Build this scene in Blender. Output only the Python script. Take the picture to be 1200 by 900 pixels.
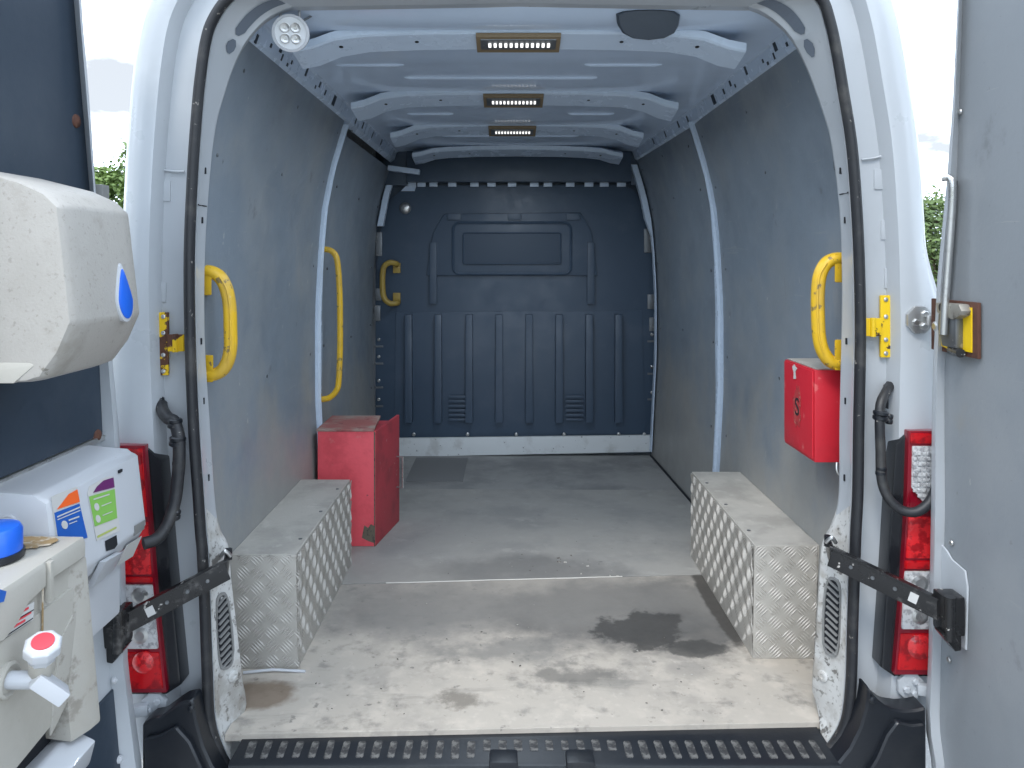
import bpy, bmesh, math, random
import numpy as np
from mathutils import Vector, Matrix
random.seed(7)
R = math.radians
for o in list(bpy.data.objects): bpy.data.objects.remove(o)
SC = bpy.context.scene
COL = SC.collection

# ------------------------------------------------------------------ camera, sky, sun, exposure
FL = 0.55                      # load floor above the ground
EYE = 1.17                     # eye above the load floor
CX, CZ = -0.055, FL + EYE
cam = bpy.data.cameras.new('camera'); cam_o = bpy.data.objects.new('camera', cam); COL.objects.link(cam_o)
cam.sensor_width = 36; cam.lens = 27; cam.clip_start = 0.05; cam.clip_end = 2000
cam.shift_x = 0.0025; cam.shift_y = -0.1225
cam_o.location = (CX, 0, CZ); cam_o.rotation_euler = (R(90), 0, 0)
SC.camera = cam_o

world = bpy.data.worlds.new('World'); SC.world = world; world.use_nodes = True
nt = world.node_tree; nt.nodes.clear()
out = nt.nodes.new('ShaderNodeOutputWorld'); bg = nt.nodes.new('ShaderNodeBackground')
sky = nt.nodes.new('ShaderNodeTexSky'); sky.sky_type = 'NISHITA'; sky.sun_disc = False
SUN_EL, SUN_AZ = R(52), R(205)
sky.sun_elevation = SUN_EL; sky.sun_rotation = SUN_AZ
tc = nt.nodes.new('ShaderNodeTexCoord'); mp = nt.nodes.new('ShaderNodeMapping'); mp.inputs['Scale'].default_value = (1, 1, 2.6)
nz = nt.nodes.new('ShaderNodeTexNoise'); nz.inputs['Scale'].default_value = 3.2; nz.inputs['Detail'].default_value = 8; nz.inputs['Roughness'].default_value = .55
cr = nt.nodes.new('ShaderNodeValToRGB')
cr.color_ramp.elements[0].position = .43; cr.color_ramp.elements[0].color = (2.7, 2.85, 3.05, 1)
cr.color_ramp.elements[1].position = .57; cr.color_ramp.elements[1].color = (11.6, 13.6, 16.2, 1)
mx = nt.nodes.new('ShaderNodeMix'); mx.data_type = 'RGBA'; mx.inputs[0].default_value = .92
bg.inputs['Strength'].default_value = .105
L = nt.links
L.new(tc.outputs['Generated'], mp.inputs[0]); L.new(mp.outputs[0], nz.inputs['Vector']); L.new(nz.outputs['Fac'], cr.inputs[0])
L.new(sky.outputs[0], mx.inputs[6]); L.new(cr.outputs[0], mx.inputs[7]); L.new(mx.outputs[2], bg.inputs[0]); L.new(bg.outputs[0], out.inputs[0])

sun = bpy.data.lights.new('sun', 'SUN'); sun.energy = 0.7; sun.angle = R(16); sun.color = (1, .96, .9)
sun_o = bpy.data.objects.new('sun', sun); COL.objects.link(sun_o)
sd = Vector((math.cos(SUN_EL) * math.sin(SUN_AZ), math.cos(SUN_EL) * math.cos(SUN_AZ), math.sin(SUN_EL)))
sun_o.rotation_euler = sd.to_track_quat('Z', 'Y').to_euler(); sun_o.location = (0, -5, 12)
SC.view_settings.view_transform = 'Standard'; SC.view_settings.look = 'None'; SC.view_settings.gamma = 1
SC.view_settings.exposure = 1.5

# ------------------------------------------------------------------ helpers
def P(px, py, d):              # a measured image position at a known distance -> a point of the place
    return Vector((CX + (px - 597) * d / 900, d, CZ - (py - 303) * d / 900))
def PX(px, py, xrel):          # the same for a plane parallel to the van's axis
    d = xrel * 900 / (px - 597); return P(px, py, d)
def FLR(px, py, h=0):          # on the load floor
    return P(px, py, 900 * (EYE - h) / (py - 303))

def mat(name, col, rough=.5, metal=0, spots=(), bump=None, emit=0, spec=.5, coat=0, shapes=(), rvar=0, trans=0, zdust=None):
    m = bpy.data.materials.new(name); m.use_nodes = True; t = m.node_tree; b = t.nodes['Principled BSDF']
    b.inputs['Roughness'].default_value = rough; b.inputs['Metallic'].default_value = metal
    b.inputs['Specular IOR Level'].default_value = spec; b.inputs['Coat Weight'].default_value = coat
    b.inputs['Base Color'].default_value = (*col, 1)
    if trans: b.inputs['Transmission Weight'].default_value = trans
    if emit:
        b.inputs['Emission Color'].default_value = (*col, 1); b.inputs['Emission Strength'].default_value = emit
    tcn = t.nodes.new('ShaderNodeTexCoord'); cur = None
    def noise(scale, detail=6, stretch=(1, 1, 1), rgh=.6, off=0):
        mpn = t.nodes.new('ShaderNodeMapping'); mpn.inputs['Scale'].default_value = stretch; mpn.inputs['Location'].default_value = (off, off * 1.7, off * .6)
        n = t.nodes.new('ShaderNodeTexNoise'); n.inputs['Scale'].default_value = scale; n.inputs['Detail'].default_value = detail; n.inputs['Roughness'].default_value = rgh
        t.links.new(tcn.outputs['Object'], mpn.inputs[0]); t.links.new(mpn.outputs[0], n.inputs['Vector']); return n.outputs['Fac']
    def ramp(sock, lo, hi, amt=1):
        r = t.nodes.new('ShaderNodeMapRange'); r.interpolation_type = 'SMOOTHSTEP'
        r.inputs[1].default_value = lo; r.inputs[2].default_value = hi; r.inputs[3].default_value = 0; r.inputs[4].default_value = amt
        t.links.new(sock, r.inputs[0]); return r.outputs[0]
    def mixc(fac, c):
        nonlocal cur
        n = t.nodes.new('ShaderNodeMix'); n.data_type = 'RGBA'; n.inputs[7].default_value = (*c, 1)
        if cur is None: n.inputs[6].default_value = (*col, 1)
        else: t.links.new(cur, n.inputs[6])
        t.links.new(fac, n.inputs[0]); cur = n.outputs[2]
    for k, s in enumerate(spots):      # (colour, scale, lo, hi, amount, stretch)
        mixc(ramp(noise(s[1], 7, s[5] if len(s) > 5 else (1, 1, 1), .62, 3.1 * k + 1), s[2], s[3], s[4]), s[0])
    for k, s in enumerate(shapes):     # (colour, cx, cy, rx, ry, noise amount, noise scale, softness, amount): a stain lying on the floor
        c, cx, cy, rx, ry, na, ns, soft, amt = s
        mpn = t.nodes.new('ShaderNodeMapping'); mpn.vector_type = 'POINT'
        mpn.inputs['Location'].default_value = (-cx / rx, -cy / ry, 0); mpn.inputs['Scale'].default_value = (1 / rx, 1 / ry, 0)
        ln = t.nodes.new('ShaderNodeVectorMath'); ln.operation = 'LENGTH'
        t.links.new(tcn.outputs['Object'], mpn.inputs[0]); t.links.new(mpn.outputs[0], ln.inputs[0])
        ad = t.nodes.new('ShaderNodeMath'); ad.operation = 'MULTIPLY_ADD'; ad.inputs[1].default_value = na * 2
        t.links.new(noise(ns, 8, (1, 1, 1), .65, 5.3 * k + 2), ad.inputs[0]); t.links.new(ln.outputs['Value'], ad.inputs[2])
        mixc(ramp(ad.outputs[0], 1 + na + soft, 1 + na - soft, amt), c)
    if zdust:                          # load scuffs and dust, thickest low on the panel
        c, z0, z1, amt = zdust
        sx = t.nodes.new('ShaderNodeSeparateXYZ'); t.links.new(tcn.outputs['Object'], sx.inputs[0])
        ad = t.nodes.new('ShaderNodeMath'); ad.operation = 'MULTIPLY_ADD'; ad.inputs[1].default_value = 1.5
        t.links.new(noise(3.5, 9, (1, 1, .7), .68, 12), ad.inputs[0]); t.links.new(sx.outputs['Z'], ad.inputs[2])
        mixc(ramp(ad.outputs[0], z1 + .75, z0 + .75, amt), c)
    if cur is not None: t.links.new(cur, b.inputs['Base Color'])
    if rvar: 
        r = t.nodes.new('ShaderNodeMapRange'); r.inputs[1].default_value = .3; r.inputs[2].default_value = .7; r.inputs[3].default_value = max(.05, rough - rvar); r.inputs[4].default_value = min(1, rough + rvar)
        t.links.new(noise(9, 6, (1, 1, 1), .6, 9), r.inputs[0]); t.links.new(r.outputs[0], b.inputs['Roughness'])
    if bump:
        bn = t.nodes.new('ShaderNodeBump'); bn.inputs['Strength'].default_value = bump[1]; bn.inputs['Distance'].default_value = bump[2] if len(bump) > 2 else .002
        t.links.new(noise(bump[0], 6), bn.inputs['Height']); t.links.new(bn.outputs[0], b.inputs['Normal'])
    return m

class MB:
    def __init__(s): s.v = []; s.f = []; s.m = []
    def add(s, vs, fs, mi=0):
        o = len(s.v); s.v += [tuple(v) for v in vs]; s.f += [tuple(i + o for i in f) for f in fs]; s.m += [mi] * len(fs); return s
    def box(s, c, size, rot=None, mi=0):
        c = Vector(c); hx, hy, hz = [a / 2 for a in size]; rot = rot or Matrix.Identity(3)
        vs = [c + rot @ Vector((x, y, z)) for x in (-hx, hx) for y in (-hy, hy) for z in (-hz, hz)]
        return s.add(vs, [(0, 1, 3, 2), (4, 6, 7, 5), (0, 4, 5, 1), (2, 3, 7, 6), (0, 2, 6, 4), (1, 5, 7, 3)], mi)
    def span(s, a, b, mi=0):
        a = Vector(a); b = Vector(b); return s.box((a + b) / 2, [abs(q) for q in (b - a)], None, mi)
    def bar(s, p0, p1, w, h, up=(0, 0, 1), mi=0):
        p0 = Vector(p0); p1 = Vector(p1); y = (p1 - p0).normalized(); x = y.cross(Vector(up)).normalized(); z = x.cross(y)
        return s.box((p0 + p1) / 2, (w, (p1 - p0).length, h), Matrix((x, y, z)).transposed(), mi)
    def prism(s, pts, vec, mi=0):
        pts = [Vector(p) for p in pts]; vec = Vector(vec); n = len(pts)
        return s.add(pts + [p + vec for p in pts], [tuple(range(n))[::-1], tuple(range(n, 2 * n))] + [(i, (i + 1) % n, (i + 1) % n + n, i + n) for i in range(n)], mi)
    def loft(s, secs, closed=True, caps=True, mi=0):
        n = len(secs[0]); vs = [p for q in secs for p in q]; fs = []
        for i in range(len(secs) - 1):
            for j in range(n if closed else n - 1):
                k = (j + 1) % n; fs.append((i * n + j, i * n + k, (i + 1) * n + k, (i + 1) * n + j))
        if caps and closed: fs += [tuple(range(n))[::-1], tuple(range((len(secs) - 1) * n, len(secs) * n))]
        return s.add(vs, fs, mi)
    def tube(s, path, r, n=10, mi=0, loop=False, sq=(1, 1), ref=(0, 1, 0)):
        path = [Vector(p) for p in path]; secs = []; N = len(path)
        rr = r if isinstance(r, (list, tuple)) else [r] * N
        for i, p in enumerate(path):
            a = path[(i - 1) % N] if (loop or i) else p; b = path[(i + 1) % N] if (loop or i < N - 1) else p
            t = (b - a).normalized(); u = Vector(ref); u = (u - t * u.dot(t))
            if u.length < 1e-3: u = Vector((1, 0, 0)) - t * t.x
            u.normalize(); w = t.cross(u)
            secs.append([p + u * (math.cos(2 * math.pi * k / n) * rr[i] * sq[0]) + w * (math.sin(2 * math.pi * k / n) * rr[i] * sq[1]) for k in range(n)])
        if loop: secs.append(secs[0]); return s.loft(secs, True, False, mi)
        return s.loft(secs, True, True, mi)
    def cyl(s, p0, p1, r, n=14, mi=0, r2=None): return s.tube([p0, p1], [r, r if r2 is None else r2], n, mi)
    def lathe(s, c, axis, prof, n=24, mi=0, a0=0):   # prof: (radius, along)
        c = Vector(c); z = Vector(axis).normalized(); x = z.orthogonal().normalized(); y = z.cross(x)
        secs = [[c + z * t + (x * math.cos(2 * math.pi * k / n + a0) + y * math.sin(2 * math.pi * k / n + a0)) * r for k in range(n)] for r, t in prof]
        return s.loft(secs, True, True, mi)
    def build(s, name, mats, parent=None, bevel=0, seg=2, smooth=35, label=None, kind=None, subsurf=0):
        me = bpy.data.meshes.new(name); me.from_pydata(s.v, [], s.f)
        for p, i in zip(me.polygons, s.m): p.material_index = i
        bm = bmesh.new(); bm.from_mesh(me)
        bmesh.ops.recalc_face_normals(bm, faces=bm.faces)
        if bevel:
            es = [e for e in bm.edges if len(e.link_faces) == 2 and e.calc_face_angle(0) > R(25)]
            bmesh.ops.bevel(bm, geom=es, offset=bevel, segments=seg, profile=.7, affect='EDGES', clamp_overlap=True)
        bm.to_mesh(me); bm.free()
        if smooth:
            for p in me.polygons: p.use_smooth = True
            me.set_sharp_from_angle(angle=R(smooth))
        for m in (mats if isinstance(mats, (list, tuple)) else [mats]): me.materials.append(m)
        return link(name, me, parent, label, kind)

def wloc(o):
    v = Vector((0, 0, 0))
    while o is not None: v += o.location; o = o.parent
    return v
def link(name, me, parent=None, label=None, kind=None, loc=(0, 0, 0)):
    o = bpy.data.objects.new(name, me); COL.objects.link(o); o.location = loc
    if parent is not None: o.parent = parent; o.location = Vector(loc) - wloc(parent)
    if label: o['label'] = label
    if kind: o['kind'] = kind
    return o
def thing(name, label, cat, loc, group=None):
    o = bpy.data.objects.new(name, None); COL.objects.link(o); o.location = loc; o.empty_display_size = .1
    o['label'] = label; o['category'] = cat
    if group: o['group'] = group
    return o
def tag(o, label, cat, group=None):
    o['label'] = label; o['category'] = cat
    if group: o['group'] = group
    return o
def smooth_path(pts, n=6, loop=False):
    pts = [Vector(p) for p in pts]; N = len(pts); res = []
    for i in range(N if loop else N - 1):
        g = (lambda k: pts[k % N]) if loop else (lambda k: pts[min(max(k, 0), N - 1)])
        a, b, c, d = g(i - 1), g(i), g(i + 1), g(i + 2)
        for k in range(n):
            t = k / n
            res.append(.5 * ((2 * b) + (c - a) * t + (2 * a - 5 * b + 4 * c - d) * t * t + (3 * b - a - 3 * c + d) * t ** 3))
    if not loop: res.append(pts[-1])
    return res
def text(txt, size, origin, right, up, material, parent, name='lettering', thick=.0008, align='CENTER'):
    cu = bpy.data.curves.new('t', 'FONT'); cu.body = txt; cu.size = size; cu.extrude = thick; cu.align_x = align; cu.align_y = 'CENTER'
    ob = bpy.data.objects.new('t', cu); COL.objects.link(ob); bpy.context.view_layer.update()
    me = bpy.data.meshes.new_from_object(ob.evaluated_get(bpy.context.evaluated_depsgraph_get()))
    bpy.data.objects.remove(ob)
    x = Vector(right).normalized(); y = Vector(up); y = (y - x * y.dot(x)).normalized(); z = x.cross(y)
    M = Matrix((x, y, z)).transposed().to_4x4(); M.translation = Vector(origin); me.transform(M)
    me.materials.clear(); me.materials.append(material)
    return link(name, me, parent)

# ------------------------------------------------------------------ materials
white = mat('white_paint', (.435, .46, .485), .34, spots=[((.375, .395, .415), 5, .5, .75, .5), ((.33, .32, .30), 60, .70, .78, .3)], coat=.25, rvar=.08)
white_in = mat('haze_blue_white_paint', (.56, .66, .79), .26, spots=[((.50, .60, .73), 4, .45, .75, .6), ((.26, .27, .29), 60, .72, .78, .5)], rvar=.1)  # white paint; its blue stands in for lens haze in the bay
frame_dirty = mat('scuffed_white_paint', (.54, .54, .525), .45, spots=[((.33, .30, .26), 14, .47, .66, .8), ((.12, .11, .095), 70, .56, .64, .7), ((.08, .075, .07), 22, .60, .64, .85), ((.22, .20, .17), 6, .52, .66, .6)], bump=(60, .2))
ply = mat('haze_tinted_grey_ply', (.20, .236, .275), .5, spots=[((.26, .278, .29), 2.2, .42, .66, .7), ((.155, .185, .22), 3.1, .52, .72, .6), ((.32, .325, .325), 70, .65, .69, .3, (1, .05, 1)), ((.12, .125, .13), 60, .68, .72, .4, (1, 1, .06)), ((.45, .44, .42), 45, .69, .72, .4, (1, .5, .08)), ((.30, .298, .29), 8, .6, .74, .45, (1, 1, .4)), ((.56, .55, .52), 38, .69, .72, .75, (1, 1, .4)), ((.06, .06, .06), 26, .70, .73, .75, (1, 1, .3)), ((.10, .10, .105), 7, .66, .74, .5)], bump=(90, .25), rvar=.12, zdust=((.31, .30, .275), FL + .25, FL + .85, .8))  # grey ply with bluish lens haze mixed into the colour; scuffs are real
ply_door = mat('grey_door_ply', (.235, .253, .27), .5, spots=[((.35, .35, .35), 60, .67, .70, .35, (1, .07, 1)), ((.28, .293, .305), 2.4, .45, .7, .7), ((.30, .26, .19), 3.2, .60, .76, .5), ((.12, .125, .13), 6, .64, .76, .5), ((.45, .45, .44), 32, .69, .72, .6, (1, 1, .5)), ((.07, .07, .07), 26, .71, .74, .6), ((.16, .155, .15), 70, .66, .70, .4)], bump=(80, .2), rvar=.1)
dark_ply = mat('haze_tinted_black_lining', (.028, .042, .062), .42, spots=[((.055, .065, .08), 3, .5, .75, .6, (1, 1, .3)), ((.16, .14, .12), 34, .73, .76, .6)], bump=(50, .15), rvar=.12)  # black lining, lifted towards blue to carry the lens veil
bulk = mat('haze_tinted_black_bulkhead', (.044, .070, .108), .42, spots=[((.07, .095, .135), 5, .5, .72, .6), ((.25, .24, .22), 40, .74, .765, .6)], bump=(200, .15), rvar=.1)  # black plastic raised to navy, the hazy veil put into its colour
black = mat('black_plastic', (.008, .010, .014), .36, spots=[((.025, .026, .028), 7, .5, .75, .6), ((.14, .13, .11), 60, .70, .76, .4)], bump=(120, .15))
rubber = mat('black_rubber_seal', (.014, .015, .018), .5, spots=[((.06, .057, .053), 10, .5, .7, .7), ((.3, .28, .25), 50, .64, .69, .7)], bump=(70, .3))
strapm = mat('black_worn_steel', (.012, .012, .013), .28, spots=[((.12, .115, .11), 18, .54, .68, .8), ((.5, .48, .45), 60, .64, .69, .85)], bump=(60, .25), rvar=.12)
yellow = mat('yellow_paint', (.70, .43, .02), .45, spots=[((.52, .33, .05), 9, .45, .65, .7), ((.15, .11, .06), 34, .60, .64, .85), ((.62, .50, .25), 60, .64, .7, .5)], bump=(90, .2))
yellow_old = mat('dull_yellow_paint', (.38, .26, .05), .5, spots=[((.2, .14, .06), 20, .5, .7, .7)])
rusty = mat('rusty_yellow_paint', (.10, .04, .022), .75, spots=[((.05, .022, .015), 40, .5, .7, .8), ((.78, .50, .01), 16, .50, .53, 1)], bump=(100, .4))
rusty_y = mat('chipped_yellow_paint', (.80, .53, .01), .45, spots=[((.06, .03, .02), 30, .57, .60, 1)], bump=(80, .3))
rust = mat('rust', (.10, .04, .025), .8, spots=[((.05, .022, .015), 40, .45, .7, .8), ((.2, .1, .05), 60, .6, .7, .6)], bump=(100, .4))
steel = mat('zinc_steel', (.55, .55, .54), .32, .9, spots=[((.25, .24, .22), 25, .5, .7, .6)], rvar=.1)
steel_dk = mat('grey_steel', (.17, .18, .19), .4, .7, spots=[((.5, .48, .44), 40, .62, .7, .6)], rvar=.1)
ali = mat('aluminium_tread_plate', (.42, .398, .36), .55, .1, spots=[((.37, .35, .315), 6, .42, .66, .7), ((.21, .20, .18), 11, .58, .74, .6), ((.55, .52, .47), 40, .64, .72, .5)], bump=(120, .3), rvar=.12)
ali_bar = mat('worn_tread_bars', (.50, .475, .435), .5, .1, spots=[((.36, .34, .31), 8, .4, .7, .8), ((.66, .63, .58), 30, .58, .68, .6)], rvar=.1)
ali_top = mat('dusty_tread_plate', (.40, .38, .345), .65, .05, spots=[((.29, .275, .25), 5, .42, .62, .8), ((.48, .46, .42), 20, .56, .68, .5), ((.12, .115, .105), 14, .66, .74, .6)], bump=(120, .3))
red = mat('red_paint', (.56, .02, .035), .4, spots=[((.40, .014, .024), 5, .48, .66, .7), ((.68, .18, .17), 22, .62, .70, .55), ((.12, .03, .03), 48, .71, .75, .7)], bump=(70, .2), rvar=.1)
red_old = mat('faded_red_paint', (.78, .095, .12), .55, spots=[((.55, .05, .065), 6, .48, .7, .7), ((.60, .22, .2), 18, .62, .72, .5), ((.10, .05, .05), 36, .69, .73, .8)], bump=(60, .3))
red_lid = mat('dusty_red_lid', (.30, .10, .09), .75, spots=[((.32, .26, .22), 9, .4, .62, .85), ((.16, .04, .04), 22, .58, .68, .7)], bump=(60, .4))
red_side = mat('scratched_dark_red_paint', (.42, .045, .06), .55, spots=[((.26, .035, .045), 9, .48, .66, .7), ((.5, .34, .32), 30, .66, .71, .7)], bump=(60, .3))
bare_wood = mat('bare_chipped_wood', (.13, .11, .08), .85, spots=[((.05, .045, .04), 60, .5, .62, .9)], bump=(90, .6))
beige = mat('beige_plastic', (.42, .40, .355), .45, spots=[((.33, .31, .265), 4, .48, .7, .5), ((.30, .27, .22), 55, .66, .74, .6)], bump=(160, .2))
speckle = mat('speckled_grey_plastic', (.37, .35, .32), .5, spots=[((.31, .292, .262), 5, .45, .7, .5), ((.20, .185, .16), 120, .56, .70, .5), ((.25, .23, .195), 9, .55, .72, .6), ((.13, .115, .09), 30, .68, .71, .7), ((.20, .17, .13), 20, .72, .76, .7)], bump=(180, .35))
grubby = mat('grubby_beige_plastic', (.38, .36, .32), .6, spots=[((.20, .18, .15), 30, .52, .66, .8), ((.35, .32, .27), 6, .45, .7, .6)], bump=(120, .4))
wplastic = mat('white_plastic', (.50, .515, .54), .3, spots=[((.43, .435, .44), 5, .5, .75, .5), ((.3, .29, .27), 80, .69, .75, .5)], coat=.2)
paper = mat('paper_label', (.52, .515, .50), .7, spots=[((.55, .52, .48), 30, .55, .7, .5)])
dust = mat('brown_dirt', (.30, .205, .10), .9, spots=[((.55, .5, .42), 40, .5, .62, .8)], bump=(120, .5))
def flat(n, c, r=.45): return mat(n, c, r)
blue = flat('blue_plastic', (.015, .12, .62), .3); blue_ink = flat('blue_print', (.012, .10, .42)); orange_ink = flat('orange_print', (.85, .13, .02))
green_ink = flat('green_print', (.22, .47, .09)); purple_ink = flat('purple_print', (.13, .02, .12)); red_ink = flat('red_print', (.65, .05, .07)); olive_ink = flat('olive_print', (.40, .46, .12))
grey_pl = flat('grey_plastic', (.20, .20, .195)); hole = flat('dark_opening', (.006, .008, .012), .7); pale_ink = flat('pale_blue_print', (.32, .40, .72))
glassm = mat('clear_lens', (.58, .585, .59), .1, spots=[((.26, .26, .27), 70, .46, .6, .85)], coat=.6, bump=(70, .8, .004))
redlens = mat('red_lens', (.50, .004, .008), .12, coat=.6, spots=[((.22, .0, .004), 30, .5, .62, .9)])
redlens_hi = mat('bright_red_lens', (.72, .015, .02), .1, coat=.8, spots=[((.30, .0, .004), 45, .46, .58, .9)], bump=(50, .8, .004))
redlens_dk = mat('dark_red_lens', (.20, .004, .014), .2, coat=.5)
lens_frost = mat('lamp_lens', (.62, .64, .66), .2, coat=.5)
led = mat('lit_led', (1, .98, .95), .4, emit=.5)
amber = mat('amber_lamp_body', (.22, .16, .09), .5)
roofm = mat('haze_tinted_roof_paint', (.60, .71, .86), .16, spots=[((.54, .65, .80), 3, .3, .8, .6)], rvar=.1)  # same white paint as the body, tinted blue in place of lens haze

# ------------------------------------------------------------------ the ground
def sheet(name, x0, x1, y0, y1, z, m):
    return MB().add([(x0, y0, z), (x1, y0, z), (x1, y1, z), (x0, y1, z)], [(0, 1, 2, 3)]).build(name, m, None, smooth=0, kind='structure')
grassm = mat('meadow_grass', (.075, .10, .025), .9, spots=[((.13, .13, .04), .6, .45, .65, .8), ((.05, .075, .02), 4, .45, .65, .7)], bump=(14, .8, .05))
bounce_paving = mat('pale_bounce_concrete', (.30, .296, .285), .9, spots=[((.23, .226, .218), 1.3, .45, .65, .7), ((.42, .41, .40), 60, .55, .68, .6)], bump=(90, .5, .006))  # unseen yard surface, made pale to bounce daylight up to the ceiling
sheet('ground', -500, 500, -500, 500, -.004, grassm)
sheet('yard_paving', -9.5, 9.5, -12, 16, 0, bounce_paving)

# ------------------------------------------------------------------ THE VAN
van = thing('panel_van', 'white panel van with both rear doors open on a ply-lined load bay', 'van', (0, 3.3, 0))
def h2z(h): return FL + h
# lining half width against height above the floor
WH = [(-.02, .834), (.3, .85), (.6, .865), (.95, .865), (1.2, .852), (1.37, .838), (1.54, .805), (1.65, .772), (1.77, .735), (1.80, .722)]
def wid(h, side=-1, d=3):
    w = float(np.interp(h, [a for a, b in WH], [b for a, b in WH]))
    if side > 0 and d > 3.3: w -= .05 * (d - 3.3) / 1.25
    return w
def wall_pt(side, h, d, inset=0): return Vector((side * (wid(h, side, d) - inset), d, h2z(h)))

# rear opening ring: seal line and inner edge of the frame, measured around the opening
SL = [(269, 900), (258, 880), (247, 844), (244, 789), (241, 705), (239, 660), (238, 640), (236, 620), (233, 575), (228, 500), (224, 400), (223, 300), (227, 200), (232, 130), (236, 90), (242, 50), (250, 25), (267, 0), (290, -14), (330, -20), (614, -22)]
IL = [(267, 866, 1.90), (287, 832, 1.985), (284, 805, 1.97), (281, 776, 1.96), (274, 715), (270, 680), (267, 645), (257, 624), (251, 589), (245, 500), (239, 400), (239, 300), (245, 205), (252, 148), (262, 110), (274, 75), (289, 47), (312, 22), (340, 8), (372, 7), (614, 3)]
SR = [(955, 893), (975, 873), (990, 845), (996, 800), (998, 730), (1000, 670), (1001, 640), (1002, 615), (1004, 575), (1005, 500), (1007, 400), (1006, 320), (1003, 249), (997, 171), (987, 107), (979, 60), (972, 28), (962, 0), (940, -14), (900, -20), (614, -22)]
IR = [(975, 852, 1.90), (955, 818, 1.985), (953, 800, 1.97), (955, 775, 1.96), (959, 715), (962, 665), (965, 640), (975, 620), (984, 585), (985, 500), (987, 410), (988, 320), (985, 245), (976, 171), (967, 135), (947, 80), (928, 44), (905, 21), (880, 8), (850, 7), (614, 3)]
RING = 1.87; INNER = 1.955
def ring(S, I):
    s = [P(a, b, RING) for a, b in S]; i = [P(q[0], q[1], q[2] if len(q) > 2 else INNER) for q in I]
    return smooth_path(s, 5), smooth_path(i, 5)
ringL, innL = ring(SL, IL); ringR, innR = ring(SR, IR)
def normals(path, side):
    res = []
    for k in range(len(path)):
        t = path[min(k + 1, len(path) - 1)] - path[max(k - 1, 0)]
        n = Vector((-t.z, 0, t.x)).normalized()
        if n.x * side < 0 and abs(n.x) > .01: n = -n
        if n.z < 0 and abs(n.x) < .2: n = -n
        if path[k].z < h2z(.35): n = Vector((side, 0, 0))
        res.append(n)
    res[-1] = Vector((0, 0, 1))
    for _ in range(6): res = [res[0]] + [(res[k - 1] + res[k] + res[k + 1]).normalized() for k in range(1, len(res) - 1)] + [res[-1]]
    return res
RAILS = [(0, .008), (.014, .006), (.026, .040), (.034, .050), (.090, .048), (.098, .022), (.104, .006), (.13, .0), (.165, .012), (.184, .035), (.195, .075), (.203, .16), (.21, .35)]
rings = {}
for side, rp, ip in ((-1, ringL, innL), (1, ringR, innR)):
    nn = normals(rp, side); secs = []
    for k in range(len(rp)):
        a = rp[k]; b = ip[k]
        ret = Vector((a.x + (b.x - a.x) * .25, a.y + (b.y - a.y) * .45, a.z + (b.z - a.z) * .25))
        sec = [b + Vector((side * .012, .035, 0)), b + Vector((0, .006, 0)), b, ret, a + Vector((0, .008, 0)) - nn[k] * .010]
        wk = min(1, max(0, (h2z(1.22) - a.z) / .25)); wk = wk * wk * (3 - 2 * wk)
        sec += [a + nn[k] * (o + max(0, o - .13) * .9 * wk) + Vector((0, dy, 0)) for o, dy in RAILS]
        secs.append(sec)
    rings[side] = (rp, ip, nn, secs)
    cut = 88                                     # where the pillar ends and the roof header begins
    low = 38
    MB().loft([q[:5] for q in secs[:low + 1]], False).build('lower_door_frame', frame_dirty, van, smooth=40)
    MB().loft([q[:5] for q in secs[low:cut + 1]], False).build('door_frame', white, van, smooth=40)
    MB().loft([q[4:] for q in secs[:cut + 1]], False).build('rear_pillar', white, van, smooth=45)
    MB().loft([[q[-1], q[-1] + Vector((0, 1.1, 0)), q[-1] + Vector((0, 2.75, 0))] for q in secs[:cut + 1]], False).build('side_panel', white, van, smooth=40)
hd = rings[-1][3][88:] + rings[1][3][88:][::-1][1:]
MB().loft([q for q in hd], False).build('roof_header', white, van, smooth=40)
MB().loft([[q[-1], q[-1] + Vector((0, 1.1, 0)), q[-1] + Vector((0, 2.75, 0))] for q in hd], False).build('roof_panel', white, van, smooth=40)
MB().span((-.98, 4.69, FL - .1), (.98, 4.72, FL + 2.0)).build('cab_back_panel', white, van)
MB().span((-.86, 1.99, FL - .14), (.86, 4.68, FL - .024)).build('floor_pan', white, van)
# the seal
bottom = [P(950, 897, RING), P(930, 906, RING), P(614, 911, RING), P(295, 909, RING)]
loop = ringL + ringR[::-1][1:] + bottom[1:]
MB().tube([p + Vector((0, -.006, 0)) for p in loop], .0125, 10, loop=True, sq=(1.25, 1)).build('door_seal', rubber, van, smooth=60)

def frame_pt(side, z, t, lift=0):
    rp, ip = rings[side][0], rings[side][1]
    k = min(range(5, 80), key=lambda i: abs(rp[i].z + (ip[i].z - rp[i].z) * t - z))
    a, b = rp[k], ip[k]
    ret = Vector((a.x + (b.x - a.x) * .25, a.y + (b.y - a.y) * .45, a.z + (b.z - a.z) * .25))
    a2 = a + Vector((0, .008, 0)) - rings[side][2][k] * .010
    p = a2 + (ret - a2) * (t / .4) if t < .4 else ret + (b - ret) * ((t - .4) / .6)
    n = Vector((b.z * 0 - side * (b.y - ret.y), -abs(b.x - ret.x), 0)).normalized()
    p = Vector((p.x, p.y, z)) + n * lift
    return p, n

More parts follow.
